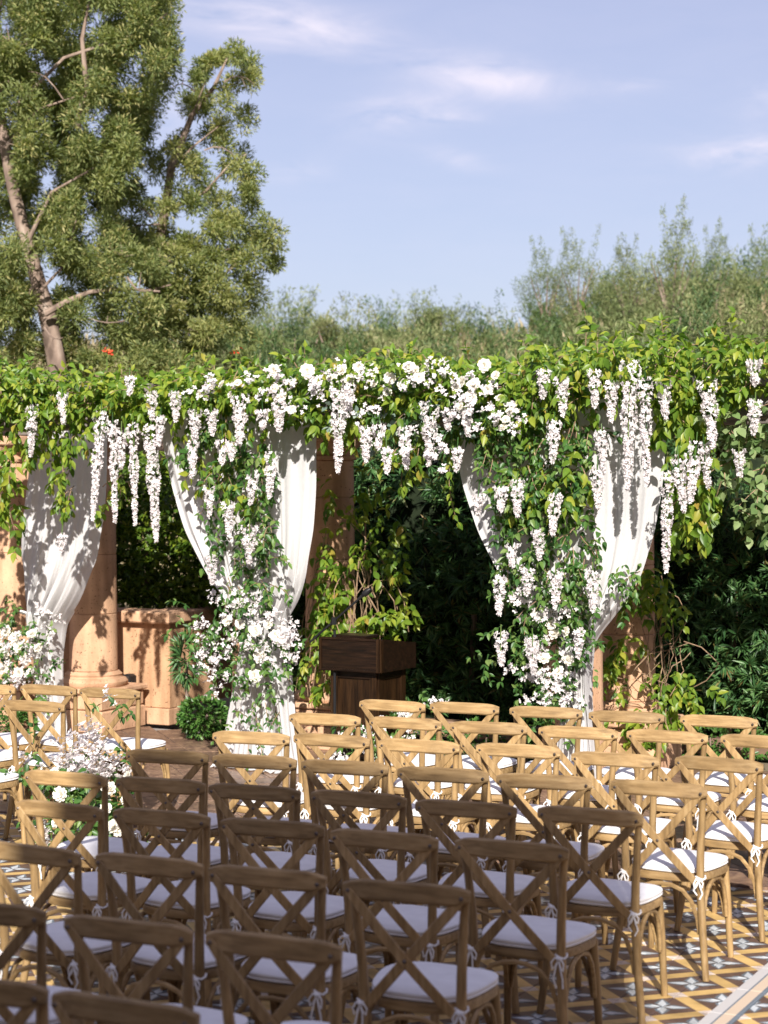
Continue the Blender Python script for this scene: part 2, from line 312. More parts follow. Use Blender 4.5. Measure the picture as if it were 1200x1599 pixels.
class Leaves:
    def __init__(s): s.P, s.D, s.Nn, s.S = [], [], [], []
    def put(s, p, d, n, sc): s.P.append(tuple(p)); s.D.append(tuple(d)); s.Nn.append(tuple(n)); s.S.append(sc)
    def shoot(s, p, d, L, leaf, gap, sag=.6, droop=.5, stem=None, spread=.9):
        """an arching shoot with pairs of leaves; returns its end"""
        p = Vector(p); d = Vector(d).normalized(); n = max(2, int(L / gap)); path = [p.copy()]; side = rnd.random() * 6.3
        for i in range(n):
            d = (d + Vector((0, 0, -sag / n)) + Vector((rnd.gauss(0, .12), rnd.gauss(0, .12), rnd.gauss(0, .08)))).normalized()
            p = p + d * gap; path.append(p.copy())
            side += 1.57
            a = d.cross(Vector((math.sin(side) * .3 + .05, .2, 1))).normalized(); b = d.cross(a)
            for sg in (1, -1):
                if rnd.random() < .12: continue
                o = (a * math.cos(side) + b * math.sin(side)) * sg
                ld = d * .45 + o * spread + Vector((0, 0, -droop)) + Vector((rnd.gauss(0, .25), rnd.gauss(0, .25), rnd.gauss(0, .25)))
                nn = Vector((rnd.gauss(0, .45), -.55 + rnd.gauss(0, .4), .75 + rnd.gauss(0, .35)))
                s.put(p, ld, nn, leaf * rnd.uniform(.65, 1.2))
        s.put(p, d + Vector((0, 0, -droop)), (rnd.gauss(0, .4), -.6, .6), leaf * rnd.uniform(.7, 1.1))
        if stem is not None: stem.tube(path, [.0035 * (1 - .6 * i / n) + .0008 for i in range(len(path))], 4)
        return p
    def arrays(s):
        return np.array(s.P), np.array(s.D), np.array(s.Nn), np.array(s.S)
    def build(s, T, m, parent, own=300, partname='leaf', stuffname='foliage', names=None):
        P, D, Nn, Sc = s.arrays(); loc = np.array(parent.location) if parent else np.zeros(3)
        P = P - loc; F = frames(D, Nn)
        vis = P[:, 1] + nr.normal(0, .08, len(P)) - Sc * 1.5; order = np.argsort(vis)
        # the leaves nearest the seats, spread over the plant, are separate parts
        cand = order[:int(max(own * 2.2, len(P) * .3))]; pick = nr.choice(cand, min(own, len(cand)), replace=False) if own else np.array([], int)
        me = None
        if len(pick):
            me = cloud_mesh(partname, T, np.zeros((1, 3)), np.eye(3)[None], [1.0], m, np.zeros(1))
        for i in pick:
            o = link(partname, me, parent); M = np.eye(4); M[:3, :3] = F[i] * Sc[i]; M[:3, 3] = P[i]; o.matrix_local = Matrix(M.tolist())
        rest = np.setdiff1d(np.arange(len(P)), pick)
        if len(rest):
            o = link(stuffname, cloud_mesh(stuffname, T, P[rest], F[rest], Sc[rest], m), parent); o['kind'] = 'stuff'
T_LEAF = leaf_t(.5); T_ROUND = leaf_t(.72, .08, .1); T_SMALL = leaf_t(.5, .1, .12, True); T_NEEDLE = leaf_t(.16, .02, .12, True); T_WILLOW = leaf_t(.22, .03, .1, True)

# ================================================================== SETTING
# ground sheet out to the horizon, terrain rising behind the hedge
def terrain_h(x, y):
    d = -x * sT + y * cT; q = x * cT + y * sT
    t = max(0, d - 21.0); h = .0
    h = 7.2 * (1 - math.exp(-t / 30)) + 1.0 * (1 - math.exp(-t / 4))
    h += .055 * max(0, min(q, 14)) * min(1, t / 14) * 3.0
    h += .35 * math.sin(x * .33 + 1) * math.sin(y * .27) * min(1, t / 6)
    h -= max(0, d - 75) * .16
    return max(h, -3)
gb = MB(); gb.add([(-900, -900, -.06), (900, -900, -.06), (900, 900, -.06), (-900, 900, -.06)], [(0, 1, 2, 3)])
tag(gb.build('ground', M_soil, None, False), kind='structure')
hb = MB(); nx, ny = 90, 60; vs = []
for j in range(ny):
    for i in range(nx):
        d = 20.5 + 100 * (j / (ny - 1)) ** 1.6; q = (-.42 + .84 * i / (nx - 1)) * (d + 10)
        x, y = q * cT - d * sT, q * sT + d * cT; vs.append((x, y, terrain_h(x, y) - .05))
hb.add(vs, [(j * nx + i, j * nx + i + 1, (j + 1) * nx + i + 1, (j + 1) * nx + i) for j in range(ny - 1) for i in range(nx - 1)])
tag(hb.build('hillside', M_soil), kind='structure')
# the tall pier behind the camera whose shade falls over the middle seats
YW = -7.5
def pier():
    # its shade reaches Y ~ 7.9 along the light at chair-top height
    tx = math.tan(TH); x0, x1 = -1.28, 1.10           # shade limits across the view axis
    # a point (X,Y) has xc = X cT + Y sT
    Xa = (x0 - YW * sT) / cT; Xb = (x1 - YW * sT) / cT
    far = Vector((-3.2, 7.93)); src_y = YW
    dist = (far.y - src_y) / cT; top = .88 + dist * math.tan(EL)
    b = MB(); b.box(((Xa + Xb) / 2, YW - .15, top / 2), (Xb - Xa, .3, top)); return b
tag(pier().build('wall', M_stucco, None, False), kind='structure')
b = MB(); b.box((-6, -9.2, 4.2), (34, 1.2, 8.4)); b.box((-6, -9.2, 8.5), (34.8, 2.0, .2)); tag(b.build('unseen_back_wall', M_beam, None, False), kind='structure')  # unseen wall, added to block low sky light and darken the chair backs
b = MB(); b.box((8.2, 1.5, 3.0), (.6, 19, 6.0)); tag(b.build('unseen_side_wall', M_stucco, None, False), kind='structure')  # unseen wall, added to hold back sky light from the right

# patterned cement tile -------------------------------------------------
def tilemat():
    m, n, l, p = mat('cement_tile')
    uv = N(n, 'ShaderNodeUVMap'); se = N(n, 'ShaderNodeSeparateXYZ'); l.new(uv.outputs[0], se.inputs[0])
    def Mt(op, a, b=None, c=None):
        q = N(n, 'ShaderNodeMath', operation=op)
        for i, x in enumerate((a, b, c)):
            if x is None: continue
            if isinstance(x, (int, float)): q.inputs[i].default_value = x
            else: l.new(x, q.inputs[i])
        return q.outputs[0]
    u, v = se.outputs[0], se.outputs[1]
    s = Mt('ADD', u, v); dif = Mt('ABSOLUTE', Mt('SUBTRACT', u, v))
    band = Mt('LESS_THAN', Mt('ABSOLUTE', Mt('SUBTRACT', s, 1)), .235)
    cross = Mt('MULTIPLY', band, Mt('GREATER_THAN', dif, .765))
    hi = Mt('GREATER_THAN', s, 1)
    pu = Mt('ABSOLUTE', Mt('SUBTRACT', u, hi)); pv = Mt('ABSOLUTE', Mt('SUBTRACT', v, hi))
    ca, sa = math.cos(R(18)), math.sin(R(18))
    a = Mt('ABSOLUTE', Mt('ADD', Mt('MULTIPLY', pu, ca), Mt('MULTIPLY', pv, sa))); b = Mt('ABSOLUTE', Mt('SUBTRACT', Mt('MULTIPLY', pv, ca), Mt('MULTIPLY', pu, sa)))
    x = Mt('MAXIMUM', a, b); y = Mt('MINIMUM', a, b)
    kw = Mt('MINIMUM', Mt('MULTIPLY', Mt('SUBTRACT', x, .02), .62), Mt('MULTIPLY', Mt('SUBTRACT', .52, x), .30))
    kb = Mt('MINIMUM', Mt('MULTIPLY', x, .75), Mt('MULTIPLY', Mt('SUBTRACT', .60, x), .46))
    fw = Mt('LESS_THAN', y, kw); fb = Mt('LESS_THAN', y, kb)
    ge = N(n, 'ShaderNodeNewGeometry'); nz = N(n, 'ShaderNodeTexNoise'); nz.inputs['Scale'].default_value = 7; nz.inputs['Detail'].default_value = 7; l.new(ge.outputs['Position'], nz.inputs['Vector'])
    def mixc(f, c1, c2):
        q = N(n, 'ShaderNodeMixRGB'); l.new(f, q.inputs[0])
        for i, c in ((1, c1), (2, c2)):
            if isinstance(c, tuple): q.inputs[i].default_value = c + (1,)
            else: l.new(c, q.inputs[i])
        return q.outputs[0]
    c = mixc(fb, (.115, .07, .055), (.14, .175, .205)); c = mixc(fw, c, (.56, .60, .62)); c = mixc(band, c, (.60, .40, .15)); c = mixc(cross, c, (.62, .52, .45))
    r = ramp(n, [(.28, (.55, .54, .52)), (.5, (.92, .92, .92)), (.72, (1.12, 1.12, 1.12))]); l.new(nz.outputs['Fac'], r.inputs['Fac'])
    oi = N(n, 'ShaderNodeObjectInfo'); mr = N(n, 'ShaderNodeMapRange'); mr.inputs['To Min'].default_value = .82; mr.inputs['To Max'].default_value = 1.12; l.new(oi.outputs['Random'], mr.inputs['Value'])
    q = N(n, 'ShaderNodeMixRGB', blend_type='MULTIPLY'); q.inputs[0].default_value = 1; l.new(c, q.inputs[1]); l.new(r.outputs['Color'], q.inputs[2])
    q2 = N(n, 'ShaderNodeMixRGB', blend_type='MULTIPLY'); q2.inputs[0].default_value = 1; l.new(q.outputs[0], q2.inputs[1]); l.new(mr.outputs[0], q2.inputs[2])
    l.new(q2.outputs[0], p.inputs['Base Color']); p.inputs['Roughness'].default_value = .42; p.inputs['Specular IOR Level'].default_value = .4
    return m
M_tile = tilemat()
def slab_template(sx, sy, h, bev=.002):
    v = []
    for z, i in ((0, 0), (h - bev, 0), (h, bev)):
        v += [(a * (sx / 2 - i), b * (sy / 2 - i), z) for a, b in ((-1, -1), (1, -1), (1, 1), (-1, 1))]
    f = [(8, 9, 10, 11)] + [(k * 4 + i, k * 4 + (i + 1) % 4, k * 4 + 4 + (i + 1) % 4, k * 4 + 4 + i) for k in range(2) for i in range(4)]
    return v, f
def slab_mesh(name, places, sx, sy, h, m):
    """places: (x,y,z,rot); uv 0..1 over each slab"""
    tv, tf = slab_template(sx, sy, h); V, Fc, UV = [], [], []
    for x, y, z, r in places:
        b = len(V); co, si = math.cos(r), math.sin(r)
        V += [(x + a * co - c * si, y + a * si + c * co, z + q) for a, c, q in tv]; Fc += [tuple(i + b for i in f) for f in tf]
        for f in tf: UV += [(tv[i][0] / sx + .5, tv[i][1] / sy + .5) for i in f]
    me = bpy.data.meshes.new(name); me.from_pydata(V, [], Fc); ul = me.uv_layers.new(name='UVMap')
    ul.data.foreach_set('uv', np.array(UV, np.float32).ravel()); me.materials.append(m); return me
def in_view(x, y, mx=120):
    d = -x * sT + y * cT; q = x * cT + y * sT
    if d < 1: return False
    px = 600 + FPX * q / d; py = HOR + FPX * CZ / d
    return -mx < px < 1200 + mx and py < 1599 + mx * 2
def pave(floor_name, part, places, sx, sy, h, m):
    fl = MB(); 
    xs = [p[0] for p in places]; ys = [p[1] for p in places]
    fl.box(((min(xs) + max(xs)) / 2, (min(ys) + max(ys)) / 2, -.028), (max(xs) - min(xs) + sx * 1.1, max(ys) - min(ys) + sy * 1.1, .05))
    root = fl.build(floor_name, M_grout, None, False); tag(root, kind='structure')
    vis = [p for p in places if in_view(p[0], p[1])]; vis.sort(key=lambda p: p[0] ** 2 + p[1] ** 2)
    own = set(vis[:300]); me = slab_mesh(part, [(0, 0, 0, 0)], sx, sy, h, m)
    for x, y, z, r in vis[:300]:
        o = link(part, me, root, (x, y, z)); o.rotation_euler = (rnd.gauss(0, .0012), rnd.gauss(0, .0012), r)
    rest = [p for p in places if p not in own]
    if rest: o = link('outer_' + part + 's', slab_mesh('outer_' + part + 's', rest, sx, sy, h, m), root); o['kind'] = 'stuff'
    return root
TS = .205; XB = -2.31                                  # tile pitch; inner edge of the border strip
tiles = []
for i in range(-48, 12):
    for j in range(0, 36):
        x = XB - TS / 2 + i * TS if i <= 0 else XB + .135 + TS / 2 + (i - 1) * TS
        y = 2.75 + j * TS
        if y > 9.98: continue
        tiles.append((x, y, -.006 + rnd.gauss(0, .0005), (math.pi / 2 if (i + j) % 2 else 0)))
pave('tiled_floor', 'tile', tiles, TS - .0025, TS - .0025, .012, M_tile)
bst = MB()
def strip_mat():
    m, n, l, p = mat('border_strip')
    uv = N(n, 'ShaderNodeUVMap'); se = N(n, 'ShaderNodeSeparateXYZ'); l.new(uv.outputs[0], se.inputs[0])
    r = ramp(n, [(0, (.50, .485, .47)), (.40, (.16, .19, .22)), (.47, (.58, .46, .34)), (.86, (.14, .17, .2))], 'CONSTANT'); l.new(se.outputs[0], r.inputs['Fac'])
    l.new(r.outputs['Color'], p.inputs['Base Color']); p.inputs['Roughness'].default_value = .5; return m
bfloor = MB(); bfloor.box((XB + .0675, 6.4, -.029), (.133, 7.3, .05)); bf = bfloor.build('floor_border', M_grout, None, False); tag(bf, kind='structure')
bme = slab_mesh('border_tile', [(0, 0, 0, 0)], .13, .4, .012, strip_mat())
for j in range(18): link('border_tile', bme, bf, (XB + .0675, 2.95 + j * .4025, -.004))
# brown slate laid diagonally in front of the pergola
pv = []; PS = .30
for i in range(-60, 60):
    for j in range(-60, 60):
        a = (i + .5) * PS; b = (j + .5) * PS; x = -7 + (a - b) * .7071; y = 12 + (a + b) * .7071
        if -14 < x < -.5 and 10.22 < y < 14.2: pv.append((x, y, -.008 + rnd.gauss(0, .001), math.pi / 4))
pave('slate_floor', 'paver', pv, PS - .008, PS - .008, .014, M_pave)

th = MB(); th.box((-7.2, 10.22, -.02), (13.6, .34, .03)); th = th.build('threshold', M_grout, None, False); tag(th, kind='structure')
tm = slab_mesh('threshold_stone', [(0, 0, 0, 0)], .594, .33, .016, M_pave)
for j in range(22): link('threshold_stone', tm, th, (-13.7 + j * .6, 10.22, -.002 + rnd.gauss(0, .0006)))
# ================================================================== PERGOLA
def column(X, Y, label, rb=.225, hgt=2.72, ped=True):
    root = empty('stone_column', (X, Y, 0)); tag(root, label, 'column', 'stone columns carrying the pergola')
    # pedestal of stone blocks in two courses round a core
    for k, (z0, z1, hw) in enumerate(((.0, .20, .345), (.205, .345, .33)) if ped else ()):
        for sx in (-1, 1):
            for sy in (-1, 1):
                b = MB(); b.box((sx * hw / 2, sy * hw / 2, (z0 + z1) / 2), (hw - .004, hw - .004, z1 - z0), 0, .012); b.build('pedestal_block', M_stone, root, False)
    if ped: b = MB(); b.box((0, 0, .375), (.72, .72, .05), 0, .012); b.build('pedestal_cap', M_stone, root, False)
    else: b = MB(); b.lathe([(rb + .012, .0), (rb + .012, .06), (rb + .006, .07), (rb + .004, .399)], 32); b.build('shaft_drum', M_stone, root)
    b = MB(); b.lathe([(rb + .004, .401), (rb + .003, .539)] if not ped else [(.30, .401), (.315, .42), (.318, .445), (.30, .47), (.268, .48), (.262, .495), (.268, .51), (.25, .525), (.235, .54)], 32); b.build('column_base', M_stone, root)
    zs = [.54, 1.07, 1.62, 2.15, 2.47]
    for a, c in zip(zs[:-1], zs[1:]):
        ra = rb - .012 * (a - .54); rc = rb - .012 * (c - .54)
        b = MB(); b.lathe([(ra - .006, a + .001), (ra, a + .007), (rc, c - .007), (rc - .006, c - .001)], 32); b.build('shaft_drum', M_stone, root)
    b = MB(); b.lathe([(rb - .03, 2.47), (rb + .005, 2.48), (rb + .01, 2.505), (rb - .02, 2.52), (rb - .015, 2.56), (rb + .04, 2.60), (rb + .05, 2.63)], 32); b.build('capital', M_stone, root)
    b = MB(); b.box((0, 0, hgt - .045), (.60, .60, .085), 0, .01); b.build('abacus', M_stone, root, False)
    return root
BY, FY = 14.03, 12.83
XL, XC, XR = -10.18, -7.67, -4.96
column(XL, BY, 'sunlit tan stone column beside the low stucco wall')
column(XC, BY, 'vine covered stone column standing just behind the lectern')
column(XR, BY, 'tan stone column with leafy vine stems at the right drape')
column(-11.10, BY, 'tan stone column behind the tied white drape at left edge')
column(XC, FY, 'stone column wrapped by the middle white drape', ped=False)
column(XR, FY, 'stone column wrapped by the white drape right of lectern', ped=False)
pg = empty('pergola', (XC, (FY + BY) / 2, 2.72)); tag(pg, 'grey timber pergola beams resting on stone columns under the vines', 'pergola')
def pb(name, c, d):
    b = MB(); b.box((c[0] - XC, c[1] - (FY + BY) / 2, c[2] - 2.72), d, 0, .008); b.build(name, M_beam, pg, False)
for Y in (FY, BY): pb('beam', (-7.6, Y, 2.825), (15, .2, .2))
for X in (XL, XC, XR): pb('tie_beam', (X, (FY + BY) / 2, 2.80), (.2, BY - FY - .21, .14))
k = -14.6
while k < -.2: pb('rafter', (k, (FY + BY) / 2, 3.0), (.075, 2.3, .14)); k += .62

# planter walls behind the left columns
def lowwall():
    root = empty('planter_wall', (-10.9, 14.9, 0)); tag(root, 'low tan stucco planter wall with stone cap behind left column', 'wall')
    L0, L1 = -13.5, -9.64
    b = MB(); b.box(((L0 + L1) / 2 + 10.9, 14.62 - 14.9, .56), (L1 - L0, .26, .80), 0, .006); b.build('wall_face', M_stucco, root, False)
    b = MB(); b.box((L1 + 10.9 - .14, 15.4 - 14.9, .56), (.26, 1.28, .80), 0, .006); b.build('wall_return', M_stucco, root, False)
    x = L1 + .012
    while x > L0:
        w = .42; b = MB(); b.box((x - w / 2 + 10.9, 14.61 - 14.9, .08), (w - .008, .29, .155), 0, .006); b.build('base_stone', M_stone, root, False); x -= w
    x = L1 + .06
    for w in (.62, .78, .78, .78, .78):
        b = MB(); b.box((x - w / 2 + 10.9, 14.60 - 14.9, 1.015), (w - .006, .42, .11), 0, .015); b.build('cap_stone', M_stone, root, False); x -= w
    b = MB(); b.box((L1 + 10.9 - .13, 15.44 - 14.9, 1.015), (.40, 1.24, .11), 0, .015); b.build('cap_stone', M_stone, root, False)
lowwall()
kb = empty('bed_kerb', (-4, 15.1, 0)); tag(kb, 'low brown stone kerb along the foot of the dark hedge', 'kerb')
x = -9.2
while x < -.6:
    b = MB(); b.box((x + 4 + .3, 0, .06), (.592, .16, .14), 0, .01); b.build('kerb_stone', M_pave, kb, False); x += .6

# ================================================================== CHAIRS
TIES = []
def make_chair():
    c = empty('cross_back_chair', (0, 0, 0))
    P = []
    for i in range(13):
        t = -1 + i / 6; P.append((t * .226, -.272 - .03 * (1 - t * t), .852 + .006 * (1 - t * t)))
    b = MB(); b.strip(P, [.040 if abs(i - 6) == 6 else (.062 if abs(i - 6) == 5 else (.070)) for i in range(13)], .027, [(0, -1, .12)] * 13); b.build('top_rail', M_oakx, c)
    for s in (-1, 1):
        b = MB(); b.tube([(s * .222, -.272, 0), (s * .198, -.245, .2), (s * .176, -.215, .42), (s * .180, -.222, .58), (s * .192, -.24, .74), (s * .203, -.255, .842)], [.0155, .018, .0195, .018, .016, .015], 10); b.build('rear_leg', M_oakz, c)
        b = MB(); b.tube([(s * .197, .205, 0), (s * .188, .188, .25), (s * .178, .17, .432)], [.0145, .0175, .0195], 10); b.build('front_leg', M_oakz, c)
        Q = []
        for i in range(9):
            t = i / 8; Q.append((s * (.206 - .375 * t), -.292 + .052 * t - .022 * math.sin(math.pi * t) + (.006 if s > 0 else -.007), .852 - .42 * t))
        b = MB(); b.strip(Q, [.026] + [.037] * 7 + [.030], .0105, (0, -1, .1)); b.build('cross_slat', M_oakz, c)
    for x, y, z in ((.203, -.302, .85), (-.203, -.302, .85), (0, -.296, .622)):
        b = MB(); b.lathe([(.0072, -.002), (.0072, .003), (.004, .006)], 8); o = b.build('bolt', M_bolt, c); o.location = (x, y, z); o.rotation_euler = (math.pi / 2, 0, 0)
    def outline(k, n=36):
        pts = []
        for i in range(n):
            q = 2 * math.pi * i / n; cx, sy = math.cos(q), math.sin(q)
            ex = math.copysign(abs(cx) ** .62, cx); ey = math.copysign(abs(sy) ** .62, sy)
            y = .205 * k * ey; w = (.205 + .028 * ey) * k; pts.append((w * ex, y - .005))
        return pts
    def loft(rings):
        b = MB(); n = 36; vs = []
        for k, z, dz in rings:
            for (x, y) in outline(k): vs.append((x, y, z + dz * math.sin(x * 17) * math.cos(y * 14)))
        fs = [tuple(range(n - 1, -1, -1)), tuple((len(rings) - 1) * n + j for j in range(n))]
        fs += [(i * n + j, i * n + (j + 1) % n, (i + 1) * n + (j + 1) % n, (i + 1) * n + j) for i in range(len(rings) - 1) for j in range(n)]
        b.add(vs, fs); return b
    loft([(.96, .422, 0), (1.0, .427, 0), (1.005, .452, 0), (.98, .460, 0)]).build('seat_frame', M_oakx, c)
    cu = loft([(.96, .462, 0), (1.0, .466, .001), (1.01, .470, .001), (.995, .474, .001), (1.01, .484, .002), (1.0, .489, .002), (.94, .495, .003), (.7, .502, .003), (.35, .504, 0), (.05, .503, 0)]).build('seat_cushion', M_cush, c)
    # bentwood arches under the seat
    LG = {'rl': (-.19, -.232), 'rr': (.19, -.232), 'fl': (-.185, .182), 'fr': (.185, .182)}
    for a, d in (('rl', 'rr'), ('fl', 'fr'), ('rl', 'fl'), ('rr', 'fr')):
        A, D = Vector(LG[a] + (0,)), Vector(LG[d] + (0,)); pts = []
        for t, z in ((.03, .20), (.06, .275), (.13, .345), (.24, .392), (.38, .412), (.5, .416), (.62, .412), (.76, .392), (.87, .345), (.94, .275), (.97, .20)):
            p = A.lerp(D, t); p.z = z; pts.append(p)
        b = MB(); b.tube(pts, .0105, 6); b.build('seat_brace', M_oakx, c)
    def tie(var, s):
        b = MB(); o = Vector((s * .178, -.238, .455)); r = random.Random(var)
        ring = [o + Vector((.024 * math.cos(q), .022 + .024 * math.sin(q), .006 * math.sin(q * 2))) for q in [i * math.pi / 4 for i in range(9)]]
        b.tube(ring, .0042, 5)
        k = o + Vector((0, -.01, -.004))
        b.tube([k + Vector((-.008, 0, .004)), k + Vector((0, -.006, 0)), k + Vector((.008, 0, -.004))], .0075, 6)
        for sg in (-1, 1):
            L = r.uniform(.035, .05); w = r.uniform(.013, .022)
            b.tube([k, k + Vector((sg * w * .6, -.008, .004)), k + Vector((sg * w * 1.3, -.010, -L * .35)), k + Vector((sg * w * 1.1, -.008, -L * .9)), k + Vector((sg * w * .45, -.006, -L * .6)), k], .0036, 5)
            T = r.uniform(.07, .125); b.tube([k, k + Vector((sg * .010, -.006, -T * .35)), k + Vector((sg * r.uniform(.004, .022), -.003, -T * .7)), k + Vector((sg * r.uniform(.002, .02), -.002, -T))], .0036, 5)
        b.build('cushion_tie', M_tie, c)
    tie(3, -1); tie(8, 1)
    for v in (21, 34, 55):
        tie(v, -1); tie(v + 1, 1)
    ex = [o for o in c.children if o.name.startswith('cushion_tie')][2:]
    for o in ex: TIES.append((o.data, 1 if len(TIES) % 2 else -1)); bpy.data.objects.remove(o)
    return c
CH = {(1, 0): (-2.575, 10.498, 1.7), (1, 1): (-3.153, 10.516, 4.6), (1, 2): (-3.708, 10.473, 8), (1, 3): (-4.221, 10.463, 8), (1, 4): (-4.754, 10.433, 4), (1, 5): (-5.208, 10.336, 3),
      (2, 0): (-2.69, 9.775, 1), (2, 1): (-3.213, 9.741, 4), (2, 2): (-3.708, 9.67, 7), (2, 3): (-4.239, 9.634, 8), (2, 4): (-4.752, 9.601, 3), (2, 5): (-5.256, 9.546, 7),
      (3, 0): (-2.66, 8.876, -3), (3, 1): (-3.174, 8.795, 4.7), (3, 2): (-3.735, 8.87, 7), (3, 3): (-4.269, 8.787, 6), (3, 4): (-4.785, 8.765, 3), (3, 5): (-5.228, 8.655, 7),
      (4, 0): (-2.689, 8.032, 1), (4, 1): (-3.23, 7.983, 8), (4, 2): (-3.737, 7.954, 7), (4, 3): (-4.266, 7.948, 8), (4, 4): (-4.76, 7.913, 7), (4, 5): (-5.243, 7.854, 9),
      (5, 0): (-2.72, 7.234, 4), (5, 1): (-3.253, 7.153, 5.5), (5, 2): (-3.777, 7.163, 4.4), (5, 3): (-4.279, 7.11, 5.3), (5, 4): (-4.767, 7.085, 7), (5, 5): (-5.271, 7.041, 3),
      (6, 0): (-2.734, 6.428, 3.5), (6, 1): (-3.252, 6.382, 2), (6, 2): (-3.765, 6.396, 5), (6, 3): (-4.291, 6.382, 5), (6, 4): (-4.781, 6.34, -1),
      (7, 0): (-2.764, 5.589, 6.5), (7, 1): (-3.304, 5.576, 5.5), (7, 2): (-3.796, 5.564, 2), (7, 3): (-4.308, 5.537, -2),
      (8, 0): (-2.792, 4.746, 3), (8, 1): (-3.293, 4.713, 3), (8, 2): (-3.85, 4.703, 6), (9, 0): (-2.795, 3.981, 2.5), (9, 1): (-3.282, 3.97, 6)}
LEFT = [(-7.696, 10.091, 1, 'left block front row beside the flowered drape'), (-7.21, 10.117, 6, 'left block front row on the aisle end'), (-7.206, 9.298, 3, 'left block second row on the aisle end'),
        (-8.106, 9.95, 4, 'left block front row cut by the photo edge'), (-7.22, 8.5, 3, 'left block third row, only seat corner and leg showing'), (-7.75, 9.25, 3, 'left block second row, only its seat edge showing')]
ROWN = ['', 'front', 'second', 'third', 'fourth', 'fifth', 'sixth', 'seventh', 'eighth', 'last']
SEAT = ['window', 'first', 'second', 'third', 'fourth', 'fifth', 'sixth']
chair0 = make_chair(); first = True
def put_chair(X, Y, rot, label, group):
    global first
    o = chair0 if first else copy_tree(chair0); first = False
    for t in [q for q in o.children if q.name.startswith('cushion_tie')]:
        sd_ = 1 if t.data.vertices[0].co.x > 0 else -1; cand = [m for m, w in TIES if w == sd_] + [t.data]; t.data = rnd.choice(cand)
    r = R(rot + rnd.gauss(0, .8)); o.rotation_euler = (0, 0, r); o.location = (X - .28 * math.sin(r) * -1 * -1, Y + .28 * math.cos(r), .007)
    o['label'] = label; o['category'] = 'chair'; o['group'] = group
SUNNY = lambda rw, cl: rw <= 3 or (rw, cl) == (4, 0)
for (rw, cl), (X, Y, rot) in sorted(CH.items()):
    st = 'sunlit' if SUNNY(rw, cl) else 'half shaded' if (rw, cl) in ((4, 5), (5, 5), (6, 4)) else 'shaded'
    put_chair(X, Y, rot, f'{st} oak cross back chair, {ROWN[rw]} row, {SEAT[cl + 1]} from the tile border', 'cross back chairs in rows right of the aisle')
for X, Y, rot, lb in LEFT: put_chair(X, Y, rot, 'oak cross back chair in ' + lb, 'cross back chairs left of the aisle')

# ================================================================== LECTERN, MICROPHONE STAND, WALL LIGHTS
LP = at_D(575, 1190, 14.6); LP.z = 0
lt = empty('lectern', (LP.x, LP.y, 0), R(-3)); tag(lt, 'dark walnut lectern with panelled body beside the middle column', 'lectern')
def lbx(name, c, d, m=M_darkz, bev=.006):
    b = MB(); b.box(c, d, 0, bev); return b.build(name, m, lt, False)
lbx('plinth', (0, 0, .05), (.50, .50, .10))
lbx('body', (0, 0, .46), (.42, .42, .72))
for x in (-.178, .178): lbx('stile', (x, -.217, .46), (.062, .016, .70))
for z in (.15, .775): lbx('panel_rail', (0, -.2165, z), (.292, .013, .075), M_dark)
for y in (-.178, .178): lbx('stile', (.217, y, .46), (.016, .062, .70))
for z in (.15, .775): lbx('panel_rail', (.2165, 0, z), (.013, .292, .075), M_dark)
b = MB()
x0, y0 = .275, .29
b.add([(-x0, -y0, .80), (x0, -y0, .80), (x0, y0, .80), (-x0, y0, .80), (-x0, -y0, 1.065), (x0, -y0, 1.065), (x0, y0, 1.0), (-x0, y0, 1.0)], [(3, 2, 1, 0), (4, 5, 6, 7), (0, 1, 5, 4), (1, 2, 6, 5), (2, 3, 7, 6), (3, 0, 4, 7)])
b.build('top_box', M_dark, lt, False)
for x in (-.262, .262): lbx('corner_moulding', (x, -.296, .93), (.022, .012, .262))
lbx('trim', (0, -.295, .812), (.50, .010, .022), M_dark); lbx('trim', (0, -.295, 1.053), (.50, .010, .022), M_dark)
lbx('corner_moulding', (.281, -.27, .93), (.012, .03, .262)); lbx('reading_ledge', (-.06, -.10, 1.062), (.30, .22, .03), M_dark)
mp_ = at_D(523, 1180, 14.45); ms = empty('microphone_stand', (mp_.x, mp_.y, 0)); tag(ms, 'thin black boom microphone stand at the left of the lectern', 'microphone stand')
b = MB(); b.tube([(0, 0, .02), (0, 0, 1.12)], .011, 8); b.build('pole', M_black, ms)
b = MB(); b.lathe([(.13, .0), (.13, .015), (.03, .03), (.015, .05)], 16); b.build('base', M_black, ms)
A = at_D(484, 1003, 14.45) - Vector((mp_.x, mp_.y, 0)); B2 = at_D(560, 936, 14.3) - Vector((mp_.x, mp_.y, 0))
b = MB(); b.tube([A, B2], .009, 6); b.build('boom', M_black, ms)
dv = (B2 - A).normalized(); b = MB(); b.tube([B2, B2 + dv * .05, B2 + dv * .06, B2 + dv * .10, B2 + dv * .13], [.011, .014, .025, .027, .012], 10); b.build('microphone', M_black, ms)
b = MB(); cpt = A.lerp(B2, .5); b.tube([cpt + Vector((0, 0, -.03)), cpt + Vector((0, 0, .03))], .022, 8); b.build('clutch', M_black, ms)
for i, (px, py, lb) in enumerate(((201, 1073, 'small black box light mounted on the low stucco wall'), (184, 1072, 'small black box light half hidden behind the sunlit column'))):
    p = at_Y(px, py, 14.42); r = empty('wall_light', (p.x, 14.49, p.z)); tag(r, lb, 'wall light', 'black lights on the planter wall')
    b = MB(); b.box((0, -.055, .062), (.085, .10, .125), 0, .02); b.build('housing', M_black, r); b = MB(); b.box((0, -.108, .062), (.055, .006, .085), 0, .002); b.build('lens', M_bolt, r)

